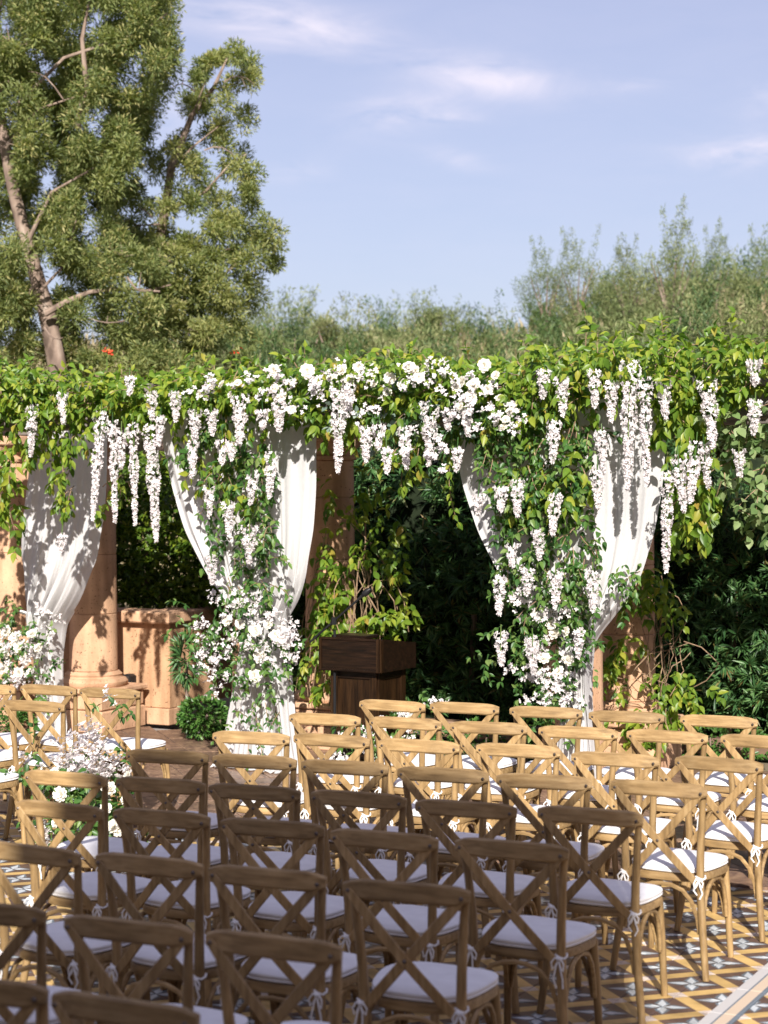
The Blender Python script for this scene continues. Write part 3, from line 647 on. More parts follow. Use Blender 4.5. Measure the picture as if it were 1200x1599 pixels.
# ================================================================== DRAPES
def drape(name, rows, Y, label, nf, tie_y, ph=0.0):
    """rows: photo height, left edge, right edge; cloth hangs at depth Y, gathered at tie_y round the column"""
    pts = [(at_Y(xl, y, Y), at_Y(xr, y, Y)) for y, xl, xr in rows]
    zt = at_Y(600, tie_y, Y).z
    root = empty(name, (pts[0][0].lerp(pts[0][1], .5).x, Y, 0)); tag(root, label, 'drape', 'white drapes tied to the columns')
    zs = np.array([(a.z + b.z) / 2 for a, b in pts]); la = np.array([a.x for a, b in pts]); ra = np.array([b.x for a, b in pts])
    nv, nu = 110, 150; z = np.linspace(zs[0], max(zs[-1], .012), nv); o = np.argsort(zs)
    def smooth(v): k = np.array([1, 2, 3, 2, 1]) / 9.; vp = np.concatenate([[v[0]] * 2, v, [v[-1]] * 2]); return np.convolve(vp, k, 'valid')
    l = np.interp(z, zs[o], la[o]); r = np.interp(z, zs[o], ra[o])
    for _ in range(3): l = smooth(l); r = smooth(r)
    u = np.linspace(0, 1, nu); V = []
    r2 = np.random.default_rng(int(abs(root.location.x) * 100)); p1 = r2.random(6) * 6.28
    for i in range(nv):
        w = r[i] - l[i]; near = math.exp(-((z[i] - zt) / .42) ** 2); low = z[i] < zt
        amp = .016 + .05 * near + (.02 if low else 0)
        # folds lean towards the tie
        uu = u + .012 * np.sin(9 * u + 3 * z[i] + p1[0])
        prof = np.sin(2 * np.pi * nf * uu + ph) * .55 + np.sin(2 * np.pi * nf * 1.73 * uu + p1[1] + .6 * z[i]) * .3 + np.sin(2 * np.pi * nf * .47 * uu + p1[2]) * .5
        prof = prof + np.sin(2 * np.pi * nf * 3.3 * uu + p1[5] + 1.2 * z[i]) * (.10 + .22 * near) + .35 * np.sin(2 * np.pi * (u * 1.3 + z[i] * .45) + p1[4])
        bulge = -.05 * np.sin(np.pi * u) - .05 * near + .09 * near * (2 * u - 1) ** 2
        y = amp * prof + bulge + .012 * np.sin(5.1 * z[i] + 8 * u + p1[3])
        x = l[i] + w * u + amp * .5 * np.cos(2 * np.pi * nf * uu + ph + .8) * (1 - .3 * near) * np.sin(np.pi * u)
        zz = np.full(nu, z[i])
        if i == nv - 1 or z[i] < .10: y = y - (.10 - z[i]) * 1.8 * (.6 + .4 * np.sin(7 * u + p1[4])); zz = np.maximum(zz, .014 + .01 * np.abs(prof))
        V += [(a - root.location.x, b, c) for a, b, c in zip(x, y, zz)]
    b = MB(); b.v = V; b.f = [(i * nu + j, i * nu + j + 1, (i + 1) * nu + j + 1, (i + 1) * nu + j) for i in range(nv - 1) for j in range(nu - 1)]
    me = b.mesh('cloth', M_drape); me.shade_smooth(); link('cloth', me, root)
    # tie band
    i = int(np.argmin(np.abs(z - zt))); cx = (l[i] + r[i]) / 2 - root.location.x; w = (r[i] - l[i]) / 2
    b = MB(); b.tube([(cx + w * .80 * math.cos(q), -.11 - .04 * math.sin(q), zt + .012 * math.sin(3 * q)) for q in [math.pi * k / 8 for k in range(17)]], .010, 6); b.build('tie_band', M_tie, root)
    return root
drape('white_drape', [(640, 246, 497), (700, 254, 495), (760, 268, 493), (830, 290, 488), (900, 322, 474), (940, 350, 458), (968, 376, 440), (1000, 382, 442), (1050, 372, 453), (1120, 358, 463), (1180, 345, 472), (1205, 338, 478)], 12.52,
      'white voile drape gathered round the middle column, left of the lectern', 8, 976)
drape('white_drape', [(625, 702, 1042), (660, 706, 1040), (700, 711, 1040), (760, 722, 1035), (830, 745, 1021), (900, 780, 998), (955, 832, 962), (1000, 876, 926), (1035, 884, 923), (1080, 880, 920), (1150, 870, 926), (1230, 862, 932)], 12.52,
      'white voile drape with broad sunlit folds tied right of the lectern', 9, 1006, 1.0)
drape('white_drape', [(640, 44, 168), (720, 46, 166), (800, 38, 162), (870, 30, 151), (930, 33, 118), (975, 42, 86), (1020, 52, 88), (1060, 56, 94), (1140, 60, 102), (1158, 58, 104)], 13.36,
      'white voile drape in dappled shade tied at the left edge of the photo', 5, 976, 2.0)

# ================================================================== VINES AND GARLANDS
def interp(x, tab):
    xs = [a for a, _ in tab]; ys = [b for _, b in tab]; return float(np.interp(x, xs, ys))
TOP = [(-200, 572), (0, 578), (100, 588), (200, 590), (300, 582), (400, 570), (480, 562), (560, 556), (640, 552), (720, 566), (780, 562), (850, 538), (950, 528), (1050, 522), (1150, 516), (1250, 514), (1500, 512)]
def pxof(p):
    d = -p[0] * sT + p[1] * cT; q = p[0] * cT + p[1] * sT; b = (p[2] - CZ) / d
    return 600 + FPX * q / d, HOR - FPX * b
vine = empty('climbing_vine', (XC, 13.2, 3.0)); tag(vine, 'yellow green leafy vine covering the whole pergola top', 'vine')
LV = Leaves(); ST = MB()
for i in range(2500):
    X = rnd.uniform(-13.6, -1.0); Y = 12.15 + (2.2 * rnd.random() ** 1.7 if X > -8.6 or rnd.random() < .05 else .55 * rnd.random())
    if X > -3.15 and rnd.random() < .75: continue
    px, _ = pxof((X, Y, 3)); zt = at_Y(px, interp(px, TOP), 12.5).z
    z = rnd.uniform(3.0 if Y > 12.5 else 2.86, zt - .05)
    d = (rnd.gauss(0, .5), -.6 + rnd.gauss(0, .5), rnd.gauss(.25, .4))
    LV.shoot((X, Y, z), d, rnd.uniform(.12, .30), .078, .048, .8, .45, ST if rnd.random() < .3 else None)
for i in range(800):                                  # the roof between the beams
    X = rnd.uniform(-8.6, -3.6); Y = rnd.uniform(12.5, 13.9); LV.shoot((X, Y, rnd.uniform(3.02, 3.16)), (rnd.gauss(0, 1), rnd.gauss(0, 1), .1), rnd.uniform(.15, .3), .10, .055, .5, .3)
for i in range(60):                                   # shoots that stand up over the top
    X = rnd.uniform(-12.5, -1.5); Y = rnd.uniform(12.4, 13.8); px, _ = pxof((X, Y, 3)); zt = at_Y(px, interp(px, TOP), 12.5).z
    LV.shoot((X, Y, zt - .1), (rnd.gauss(0, .3), -.1, 1), rnd.uniform(.12, .3), .075, .05, .35, .3, ST)
p0 = at_Y(915, 540, 12.6); LV.shoot(p0, (.05, 0, 1), .30, .10, .055, .3, .35, ST)
def fill(LVX, stem, poly, n, leaf, gap, L, yr, sag=.9, droop=.8):
    xs = [a for a, _ in poly]; ys = [b for _, b in poly]; k = 0
    while k < n:
        x, y = rnd.uniform(min(xs), max(xs)), rnd.uniform(min(ys), max(ys)); ins = False; j = len(poly) - 1
        for i in range(len(poly)):
            (xi, yi), (xj, yj) = poly[i], poly[j]
            if (yi > y) != (yj > y) and x < (xj - xi) * (y - yi) / (yj - yi) + xi: ins = not ins
            j = i
        if not ins: continue
        p = at_Y(x, y, rnd.uniform(*yr)); LVX.shoot(p, (rnd.gauss(0, .45), -.35 + rnd.gauss(0, .3), -.5 + rnd.gauss(0, .4)), rnd.uniform(*L), leaf, gap, sag, droop, stem if rnd.random() < .5 else None); k += 1
FR = (12.18, 12.55)
fill(LV, ST, [(-40, 600), (150, 600), (150, 660), (120, 690), (60, 700), (45, 820), (-40, 800)], 105, .095, .055, (.1, .3), FR)
fill(LV, ST, [(84, 690), (120, 680), (118, 790), (95, 800)], 18, .085, .05, (.1, .25), FR)
fill(LV, ST, [(150, 590), (260, 590), (260, 640), (150, 660)], 40, .095, .055, (.1, .25), FR)
fill(LV, ST, [(150, 740), (205, 740), (205, 775), (150, 790)], 8, .09, .05, (.1, .2), FR)
fill(LV, ST, [(250, 590), (450, 570), (450, 630), (400, 680), (300, 670), (250, 630)], 75, .09, .055, (.1, .3), FR)
fill(LV, ST, [(290, 690), (420, 690), (415, 790), (330, 780)], 17, .09, .055, (.12, .3), (12.2, 12.42))
fill(LV, ST, [(440, 570), (720, 560), (720, 665), (650, 690), (560, 660), (500, 670), (440, 620)], 110, .088, .055, (.1, .26), FR)
fill(LV, ST, [(605, 690), (665, 690), (660, 745), (620, 750)], 12, .09, .055, (.1, .2), FR)
fill(LV, ST, [(700, 570), (960, 550), (940, 630), (900, 660), (760, 670), (720, 650)], 120, .092, .055, (.1, .28), FR)
fill(LV, ST, [(775, 690), (920, 690), (900, 790), (795, 790)], 24, .095, .055, (.12, .3), (12.2, 12.42))
fill(LV, ST, [(940, 560), (1080, 560), (1060, 620), (950, 610)], 34, .09, .055, (.1, .2), FR)
fill(LV, ST, [(1030, 600), (1130, 580), (1120, 800), (1060, 815)], 92, .10, .055, (.12, .3), FR)
fill(LV, ST, [(1100, 560), (1230, 550), (1230, 600), (1100, 620)], 30, .09, .055, (.1, .22), FR)
q = at_Y(700, 690, 12.4); LV.shoot(q, (-.1, -.1, -1), .62, .075, .055, .2, .5, ST)
LV.build(T_LEAF, M_vine, vine, 300)
o = ST.build('vine_stems', M_stem, vine); o['kind'] = 'stuff'; o.location = -Vector(vine.location)
# paler rounder creeper hanging at the right
cv = empty('creeper', at_Y(1150, 600, 12.4)); tag(cv, 'pale round leaved creeper hanging from the beam at right', 'creeper')
LC = Leaves(); SC = MB(); fill(LC, SC, [(1090, 600), (1240, 610), (1230, 790), (1120, 800)], 52, .078, .06, (.15, .35), (12.2, 12.5), .7, .5)
LC.build(T_ROUND, leafmat('creeper_leaf', [(0, (.09, .16, .05)), (.5, (.17, .25, .09)), (1, (.30, .36, .17))], .5, .3), cv, 160); o = SC.build('creeper_stems', M_stem, cv); o['kind'] = 'stuff'; o.location = -Vector(cv.location)

# flowers ----------------------------------------------------------------
def rose_mesh(seed):
    r = np.random.default_rng(seed); P, D, Nn, Sc = [], [], [], []
    for ring, (n, tilt, rad, s) in enumerate(((4, .25, .08, .62), (6, .55, .16, .78), (8, .95, .24, .9), (9, 1.3, .30, .95))):
        for i in range(n):
            q = 2 * math.pi * (i + r.random() * .5) / n + ring; ox = Vector((math.cos(q), math.sin(q), 0)); d = ox * math.sin(tilt) + Vector((0, 0, math.cos(tilt)))
            P.append(ox * rad * .5); D.append(d); Nn.append(-ox * math.cos(tilt) + Vector((0, 0, math.sin(tilt) + .1))); Sc.append(s * r.uniform(.85, 1.1))
    T = (np.array([(0, 0, 0), (.30, .35, .06), (.36, .75, .02), (.14, 1, -.12), (-.14, 1, -.12), (-.36, .75, .02), (-.30, .35, .06), (0, .5, -.08)], float), [(0, 1, 7), (1, 2, 7), (2, 3, 7), (3, 4, 7), (4, 5, 7), (5, 6, 7), (6, 0, 7)])
    return cloud_mesh('rose', T, np.array(P), frames(np.array(D), np.array(Nn)), np.array(Sc), M_rose)
ROSES = [rose_mesh(i) for i in range(3)]
T_PETAL = (np.array([(0, 0, 0), (.34, .5, .08), (.2, 1, -.05), (-.2, 1, -.05), (-.34, .5, .08)], float), [(0, 1, 2, 3, 4)])
def floret_cloud(name, C, size, m, nrm=None):
    """five petalled florets at points C"""
    C = np.asarray(C, float); c = len(C); P = np.repeat(C, 4, 0); ax = jit(np.tile(np.array([[0, -1, .25]]) if nrm is None else nrm, (1, 1)) if nrm is None else nrm, .5)
    if len(ax) == 1: ax = jit(np.repeat(ax, c, 0), .5)
    ax /= np.linalg.norm(ax, axis=1, keepdims=True); t = np.cross(ax, nr.normal(size=(c, 3))); t /= np.linalg.norm(t, axis=1, keepdims=True); b = np.cross(ax, t)
    q = np.tile(np.arange(4) * math.pi / 2, c)[:, None]; T4, B4, A4 = (np.repeat(k, 4, 0) for k in (t, b, ax))
    D = T4 * np.cos(q) + B4 * np.sin(q) + A4 * .45; return cloud_mesh(name, T_PETAL, P, frames(jit(D, .15), A4 - D * .3), size * nr.uniform(.7, 1.2, len(P)), m)
def strand_mesh(L, w):
    n = int(430 * L * (w / .11) + 40); C, Nn = [], []
    for i in range(n):
        t = nr.random() ** .85; rad = w / 2 * (1 - t ** 1.6 * .9) * (.8 + .2 * math.sin(t * 17)); q = nr.random() * 6.283
        C.append((rad * math.cos(q), rad * math.sin(q), -t * L)); Nn.append((math.cos(q), math.sin(q) - .3, .1))
    return floret_cloud('blossoms', C, .0165, M_petal, np.array(Nn))
SM = {}
def strand(px, y0, y1, w, zone, Y=12.0, lean=0.0, cap=False):
    a = at_Y(px, y0, Y); b = at_Y(px, y1, Y); L = max(.14, a.z - b.z); kL = round(L / .12) * .12 or .12; kw = .135 if w > 30 else .10 if w > 20 else .08
    key = (round(kL, 2), kw)
    if key not in SM:
        st = MB(); st.tube([(0, 0, .06), (.006, 0, -kL * .5), (0, 0, -kL * .97)], .004, 5); SM[key] = (strand_mesh(kL, kw), st.mesh('stem', M_gar))
    root = empty('wisteria_strand', a); link('blossoms', SM[key][0], root)['kind'] = 'stuff'; root.rotation_euler = (rnd.gauss(0, .04), lean + rnd.gauss(0, .04), rnd.random() * 6.3); root.scale = (1, 1, L / kL)
    link('stem', SM[key][1], root)
    if cap:
        P = np.array([(rnd.gauss(0, .035), rnd.gauss(0, .035), rnd.gauss(.03, .03)) for _ in range(7)]); D = jit(np.tile([[0, 0, -.1]], (7, 1)), .8)
        link('cap_leaf', cloud_mesh('cap_leaf', T_LEAF, P, frames(D, jit(np.tile([[0, 0, 1]], (7, 1)), .6)), nr.uniform(.08, .12, 7), M_faux), root)
    STR.setdefault(zone, []).append((px, L, root))
STR = {}
for px, y0, y1, w, *cap in [(50, 632, 712, 22), (97, 612, 662, 18), (158, 640, 812, 30, 1), (176, 655, 816, 20), (190, 668, 732, 22), (208, 660, 820, 20, 1), (236, 664, 846, 38), (203, 588, 614, 18, 1), (236, 612, 656, 22), (275, 612, 658, 22), (251, 648, 696, 20), (97, 834, 856, 16)]: strand(px, y0, y1, w, 'left')
for px, y0, y1, w, *cap in [(305, 640, 692, 26), (330, 640, 680, 26), (375, 616, 696, 34), (347, 688, 724, 22), (436, 602, 676, 36), (395, 742, 788, 20), (424, 706, 778, 26), (327, 758, 806, 20), (356, 785, 838, 22, 1), (302, 688, 746, 20), (330, 868, 912, 26), (390, 820, 882, 34), (362, 690, 716, 18), (410, 640, 668, 24)]: strand(px, y0, y1, w, 'middle')
for px, y0, y1, w, *cap in [(530, 592, 738, 42), (573, 666, 722, 22), (592, 664, 700, 22), (632, 668, 732, 26), (672, 634, 727, 38), (604, 700, 738, 16), (730, 640, 678, 20), (545, 600, 650, 30), (700, 640, 668, 20)]: strand(px, y0, y1, w, 'lectern')
for px, y0, y1, w, *cap in [(850, 578, 622, 28), (877, 590, 650, 24), (866, 658, 722, 28), (809, 750, 807, 26), (783, 760, 797, 24), (748, 772, 804, 20), (868, 772, 836, 22), (842, 828, 874, 26), (930, 578, 636, 26), (955, 596, 658, 22), (985, 562, 766, 40, 1), (1008, 590, 758, 26, 1), (1037, 594, 654, 24), (940, 674, 724, 24), (934, 728, 794, 26), (826, 888, 930, 22), (868, 893, 950, 26), (926, 893, 955, 28), (780, 900, 960, 28), (783, 988, 1040, 22), (832, 995, 1052, 30), (904, 980, 1028, 20), (800, 850, 885, 18), (715, 700, 735, 20)]: strand(px, y0, y1, w, 'right')
for px, y0, y1, w, *cap in [(1104, 592, 700, 34, 1), (1088, 690, 785, 24), (1100, 690, 762, 20), (1060, 710, 800, 24), (1043, 735, 893, 24), (1178, 562, 600, 28), (1180, 625, 678, 24), (1155, 700, 745, 18)]: strand(px, y0, y1, w, 'end', lean=.08)
ORD = ['leftmost'] + [w + ' from left' for w in ('second third fourth fifth sixth seventh eighth ninth tenth eleventh twelfth thirteenth fourteenth fifteenth sixteenth seventeenth eighteenth nineteenth twentieth'.split() + ['twenty-first', 'twenty-second', 'twenty-third', 'twenty-fourth'])]
ZN = {'left': 'along the left bay of the pergola', 'middle': 'over the middle drape', 'lectern': 'above the lectern opening', 'right': 'over the right drape', 'end': 'at the right end of the pergola'}
for z, L in STR.items():
    L.sort(key=lambda a: a[0])
    for i, (px, ln, o) in enumerate(L):
        tag(o, f"{'long' if ln > .7 else 'short' if ln < .33 else 'mid length'} white wisteria strand {ZN[z]}, {ORD[i]}", 'wisteria', 'white wisteria strands on the pergola')

def arrangement(name, loc, label, roses, regions, leaves, T, m, cat, group=None, kk=1.0, Y=None, own=150, fsize=.02, euc=0, leafsz=.06):
    """roses: (point, radius); regions: list of (center, spread, n) florets; leaves: (center, dir, n)"""
    root = empty(name, loc); tag(root, label, cat, group); L0 = Vector(loc)
    for p, r in roses:
        o = link('rose', rnd.choice(ROSES), root); o.location = Vector(p) - L0
        dirv = Vector((rnd.gauss(0, .35), -1, rnd.gauss(.35, .3))); o.rotation_euler = dirv.to_track_quat('Z', 'Y').to_euler(); o.scale = (r * .74,) * 3
    C = []
    for c, s, n in regions:
        c = Vector(c); n = int(n * kk); k = max(1, n // 9)
        for _ in range(k):
            cc = c + Vector([rnd.gauss(0, q) for q in s]); dr = Vector((rnd.gauss(0, .6), -.5, rnd.gauss(-.1, .6))).normalized()
            for j in range(n // k): C.append(cc + dr * rnd.random() * .11 + Vector([rnd.gauss(0, .018) for _ in range(3)]) - L0)
    if C: o = link('filler_blossoms', floret_cloud('filler_blossoms', C, fsize, M_petal), root); o['kind'] = 'stuff'
    LX = Leaves(); SX = MB()
    for c, s, n, d in leaves:
        for _ in range(int(n * .55)):
            p = Vector(c) + Vector([rnd.gauss(0, q) for q in s]); LX.shoot(p, (d[0] + rnd.gauss(0, .6), d[1] + rnd.gauss(0, .4), d[2] + rnd.gauss(0, .6)), rnd.uniform(.10, .22), leafsz, .042, .5, .3, SX if rnd.random() < .5 else None)
    LX.build(T, m, root, own)
    if SX.v: o = SX.build('green_stems', M_gar, root); o['kind'] = 'stuff'; o.location = -L0
    if euc:
        LE = Leaves()
        for c, s, n, d in leaves[:2]:
            for _ in range(euc): LE.shoot(Vector(c) + Vector([rnd.gauss(0, q) for q in s]) + Vector((0, -.04, 0)), (rnd.gauss(0, .6), -.5, rnd.gauss(0, .5)), .22, .055, .045, .3, .2)
        LE.build(T_ROUND, M_euc, root, min(60, len(LE.P)), 'eucalyptus_leaf', 'eucalyptus')
    return root
A12 = lambda x, y, Y=12.3: at_Y(x, y, Y)
# crown garland of big blossoms along the beam
RC = [(428, 578, 14), (480, 580, 17), (440, 622, 13), (430, 606, 11), (455, 640, 11), (535, 578, 14), (560, 574, 13), (545, 592, 13), (610, 590, 14), (640, 574, 15), (655, 590, 12), (630, 600, 14), (606, 612, 11), (650, 578, 12), (740, 600, 15), (757, 571, 15), (775, 586, 11), (722, 596, 14), (735, 618, 14), (762, 608, 12), (781, 622, 11), (712, 604, 12), (790, 655, 10), (786, 668, 11), (797, 642, 9), (776, 662, 9), (720, 634, 10), (330, 604, 11), (347, 600, 11), (372, 598, 10), (312, 615, 11), (360, 616, 9), (585, 600, 10), (516, 590, 10)]
arrangement('crown_garland', A12(560, 620), 'garland of white roses and blue green leaves along the pergola beam', [(A12(x, y, 11.96 + rnd.random() * .06), r / 235) for x, y, r in RC],
            [(A12(x, y, 12.0), (.16, .04, .055), 58) for x, y in ((340, 608), (440, 590), (480, 600), (545, 585), (620, 590), (650, 590), (720, 605), (750, 615), (785, 655), (600, 640), (700, 640), (460, 630), (660, 700))],
            [(A12(x, y, 12.3), (.22, .06, .10), n, (0, -.5, -.3)) for x, y, n in ((620, 640, 26), (700, 650, 26), (440, 610, 22), (500, 600, 20), (560, 620, 18), (760, 640, 24), (340, 630, 18), (820, 650, 22))], T_LEAF, M_gar, 'garland', own=260, euc=16, leafsz=.065)
# greenery trailing over the drapes
def trailing(name, label, polys, loc):
    root = empty(name, loc); tag(root, label, 'garland', 'leafy garlands trailing down the drapes')
    LX, SX = Leaves(), MB()
    for poly, n, lf in polys: fill(LX, SX, poly, int(n * .95), lf, .042, (.12, .32), (12.24, 12.42), .6, .45)
    LX.build(T_LEAF, M_gar, root, 300); o = SX.build('green_stems', M_stem, root); o['kind'] = 'stuff'; o.location = -Vector(loc)
trailing('trailing_garland', 'leafy green garland trailing down the middle white drape', [([(290, 660), (430, 660), (425, 760), (312, 740)], 40, .076), ([(318, 740), (425, 740), (425, 830), (340, 860)], 42, .070), ([(335, 840), (425, 810), (430, 930), (360, 950)], 44, .066), ([(345, 1050), (460, 1050), (462, 1130), (350, 1130)], 9, .05), ([(380, 1110), (470, 1110), (475, 1190), (390, 1180)], 5, .05)], A12(370, 800))
trailing('trailing_garland', 'dense leafy garland trailing down the right white drape', [([(755, 640), (930, 640), (920, 740), (768, 750)], 90, .066), ([(772, 740), (935, 730), (925, 860), (795, 880)], 110, .072), ([(785, 860), (930, 850), (925, 950), (820, 960)], 80, .066), ([(940, 880), (1010, 860), (1010, 900), (960, 920)], 10, .055)], A12(830, 800))
# tie arrangements
arrangement('tie_bouquet', A12(395, 1000), 'white rose bouquet at the tie of the middle drape', [(A12(x, y, 12.22), r / 195) for x, y, r in ((355, 970, 11), (400, 985, 13), (430, 992, 12), (406, 1026, 13), (398, 1055, 14), (376, 974, 11), (444, 1000, 11), (420, 975, 11), (365, 995, 12), (385, 1012, 11))],
            [(A12(x, y, 12.25), (.10, .05, .06), n) for x, y, n in ((345, 1012, 70), (362, 1000, 60), (450, 986, 60), (380, 945, 80), (395, 930, 60), (325, 1030, 26), (318, 1068, 22), (300, 972, 26), (345, 945, 40), (465, 1010, 36), (430, 1010, 50), (470, 1035, 18), (335, 1045, 30), (440, 965, 40))],
            [(A12(x, y, 12.32), (.13, .06, .09), n, (0, -.6, -.2)) for x, y, n in ((360, 985, 24), (400, 1010, 30), (390, 1050, 22), (330, 965, 16), (340, 1020, 20), (440, 1010, 10), (470, 1020, 8), (345, 1060, 12), (400, 1070, 6))], T_LEAF, M_gar, 'bouquet', 'bouquets where the drapes are tied', own=200)
arrangement('tie_bouquet', A12(865, 1020), 'cascading white bouquet at the tie of the right drape', [(A12(x, y, 12.22), r / 210) for x, y, r in ((868, 990, 14), (850, 1028, 13), (888, 1030, 14), (862, 976, 12), (884, 985, 11), (842, 962, 10), (873, 1048, 11), (838, 1010, 10))],
            [(A12(x, y, 12.25), (.08, .05, .08), n) for x, y, n in ((848, 950, 60), (870, 960, 60), (830, 1010, 60), (850, 1050, 60), (880, 1080, 60), (845, 1085, 50), (860, 1100, 40), (810, 930, 50), (825, 960, 40), (895, 1050, 30))],
            [(A12(x, y, 12.32), (.11, .06, .10), n, (0, -.6, -.3)) for x, y, n in ((860, 980, 24), (840, 1020, 24), (880, 1030, 22), (860, 1070, 30), (870, 1100, 28), (815, 980, 18), (800, 1010, 12), (905, 1010, 14), (900, 1080, 14), (800, 1060, 8), (845, 1110, 16))], T_LEAF, M_gar, 'bouquet', 'bouquets where the drapes are tied', own=200)
B13 = lambda x, y, Y=12.3: at_Y(x, y, Y + .85)
arrangement('tie_bouquet', B13(35, 1010), 'full white rose bouquet on the drape at left edge', [(B13(x, y, 12.2), r / 180) for x, y, r in ((10, 985, 13), (30, 1010, 13), (50, 990, 12), (8, 1020, 13), (40, 1030, 13), (22, 995, 11), (60, 1012, 11), (5, 1045, 12), (30, 1050, 11), (-15, 1000, 12), (48, 1050, 10), (-12, 1030, 12))],
            [(B13(x, y, 12.24), (.10, .05, .07), n) for x, y, n in ((20, 1000, 90), (50, 1020, 80), (10, 1040, 80), (60, 1040, 60), (75, 970, 26), (100, 968, 20), (30, 1060, 60), (15, 1080, 40))],
            [(B13(x, y, 12.32), (.13, .06, .10), n, (0, -.6, 0)) for x, y, n in ((20, 985, 26), (50, 1000, 24), (15, 1030, 24), (60, 1040, 20), (30, 1065, 20), (5, 965, 16))], T_LEAF, M_gar, 'bouquet', 'bouquets where the drapes are tied', own=160)
# aisle arrangement on the floor
def AD(x, y, D=11.45): return at_D(x, y, D)
ab = AD(135, 1300); arrangement('aisle_flowers', (ab.x, ab.y, 0), 'tall white flower arrangement standing on the floor beside the aisle', [(AD(x, y, 11.2), r / 250) for x, y, r in ((170, 1232, 15), (95, 1240, 16), (90, 1262, 14), (166, 1262, 12), (178, 1290, 15), (198, 1248, 13), (85, 1206, 11), (200, 1212, 11), (88, 1285, 11), (110, 1258, 10), (185, 1300, 11))],
            [(AD(x, y, 11.3), (sx, .07, sz), n) for x, y, sx, sz, n in ((140, 1125, .02, .06, 60), (143, 1155, .05, .06, 120), (130, 1180, .09, .05, 130), (150, 1185, .08, .05, 130), (120, 1205, .09, .04, 110), (165, 1205, .07, .04, 100), (185, 1215, .05, .05, 60), (105, 1190, .05, .04, 50), (75, 1300, .06, .05, 50), (90, 1290, .05, .05, 40), (60, 1195, .05, .04, 24))],
            [(AD(x, y, 11.4), (.10, .10, .07), n, (0, -.5, .2)) for x, y, n in ((130, 1240, 34), (160, 1250, 34), (120, 1280, 36), (165, 1285, 36), (150, 1200, 24), (110, 1215, 18), (190, 1230, 16), (195, 1295, 16), (80, 1290, 16), (165, 1115, 5), (175, 1130, 5), (60, 1190, 8), (45, 1195, 6))], T_LEAF, M_gar, 'flower arrangement', own=220, euc=8, fsize=.021, leafsz=.06, kk=.9)
lb_ = AD(590, 1185, 14.2); arrangement('lectern_flowers', (lb_.x, lb_.y, 0), 'white flower arrangement on the floor before the lectern', [(AD(x, y, 14.0), r / 200) for x, y, r in ((532, 1188, 9), (560, 1165, 9), (597, 1140, 9), (640, 1122, 9), (575, 1195, 9), (615, 1190, 9))],
            [(AD(x, y, 14.1), (.10, .06, .07), n) for x, y, n in ((580, 1145, 70), (595, 1165, 70), (560, 1180, 50), (640, 1120, 40), (660, 1112, 30), (540, 1190, 30), (620, 1180, 40))],
            [(AD(x, y, 14.2), (.16, .06, .09), n, (0, -.5, .2)) for x, y, n in ((585, 1160, 26), (560, 1185, 20), (640, 1140, 20), (620, 1185, 20), (670, 1125, 12))], T_LEAF, M_gar, 'flower arrangement', own=100)

# climbers on the back columns
def climber(label, loc, polys, tangles, yr, leaf):
    root = empty('column_climber', loc); tag(root, label, 'climber', 'climbers on the back columns'); LX, SX = Leaves(), MB()
    for poly, n in polys: fill(LX, None, poly, n, leaf, .06, (.12, .3), yr, .4, .5)
    for x0, y0, x1, y1, n, w in tangles:
        for _ in range(n):
            a = at_Y(x0 + rnd.gauss(0, w), y0 + rnd.gauss(0, 8), rnd.uniform(*yr)); c = at_Y(x1 + rnd.gauss(0, w), y1 + rnd.gauss(0, 14), rnd.uniform(*yr)); bow = Vector((rnd.gauss(0, .12), rnd.gauss(-.03, .06), rnd.gauss(0, .06)))
            r0 = rnd.choice((.002, .003, .004, .004, .007)); SX.tube([a.lerp(c, t) + bow * math.sin(math.pi * t) + Vector((rnd.gauss(0, .012), rnd.gauss(0, .012), rnd.gauss(0, .012))) for t in [k / 7 for k in range(8)]], r0, 5)
    LX.build(T_LEAF, M_vine, root, 180); o = SX.build('woody_stems', M_stem, root); o['kind'] = 'stuff'; o.location = -Vector(loc)
climber('twining climber with brown stems round the column behind the lectern', at_Y(540, 950, 13.7), [([(505, 830), (540, 850), (550, 960), (500, 1000)], 42), ([(495, 860), (560, 860), (545, 1090), (480, 1090)], 34), ([(470, 960), (530, 960), (520, 1090), (480, 1080)], 22), ([(560, 870), (640, 850), (640, 920), (580, 930)], 12), ([(560, 960), (640, 930), (640, 990), (550, 1000)], 30), ([(540, 740), (620, 740), (640, 860), (560, 870)], 26), ([(505, 750), (540, 750), (530, 830), (510, 830)], 6)],
        [(545, 1040, 555, 880, 12, 20), (590, 1000, 600, 900, 7, 18), (520, 1090, 520, 900, 8, 14), (490, 1080, 500, 840, 5, 10), (615, 980, 570, 800, 3, 16)], (13.45, 13.72), .092)
climber('leafy climber with thick brown stems beside the right back column', at_Y(1000, 1000, 13.7), [([(935, 1000), (985, 990), (985, 1060), (930, 1060)], 12), ([(985, 870), (1050, 880), (1060, 960), (980, 960)], 36), ([(1030, 1030), (1100, 1040), (1100, 1120), (1030, 1120)], 32), ([(1010, 1090), (1060, 1100), (1060, 1140), (950, 1140)], 16), ([(970, 990), (1020, 990), (1010, 1020), (970, 1020)], 8)],
        [(1045, 1150, 1030, 950, 6, 12), (1040, 1080, 1060, 980, 4, 14), (1020, 1040, 1010, 900, 4, 10), (1050, 1090, 1070, 1010, 3, 8), (940, 1120, 960, 1070, 7, 10)], (13.55, 13.8), .09)

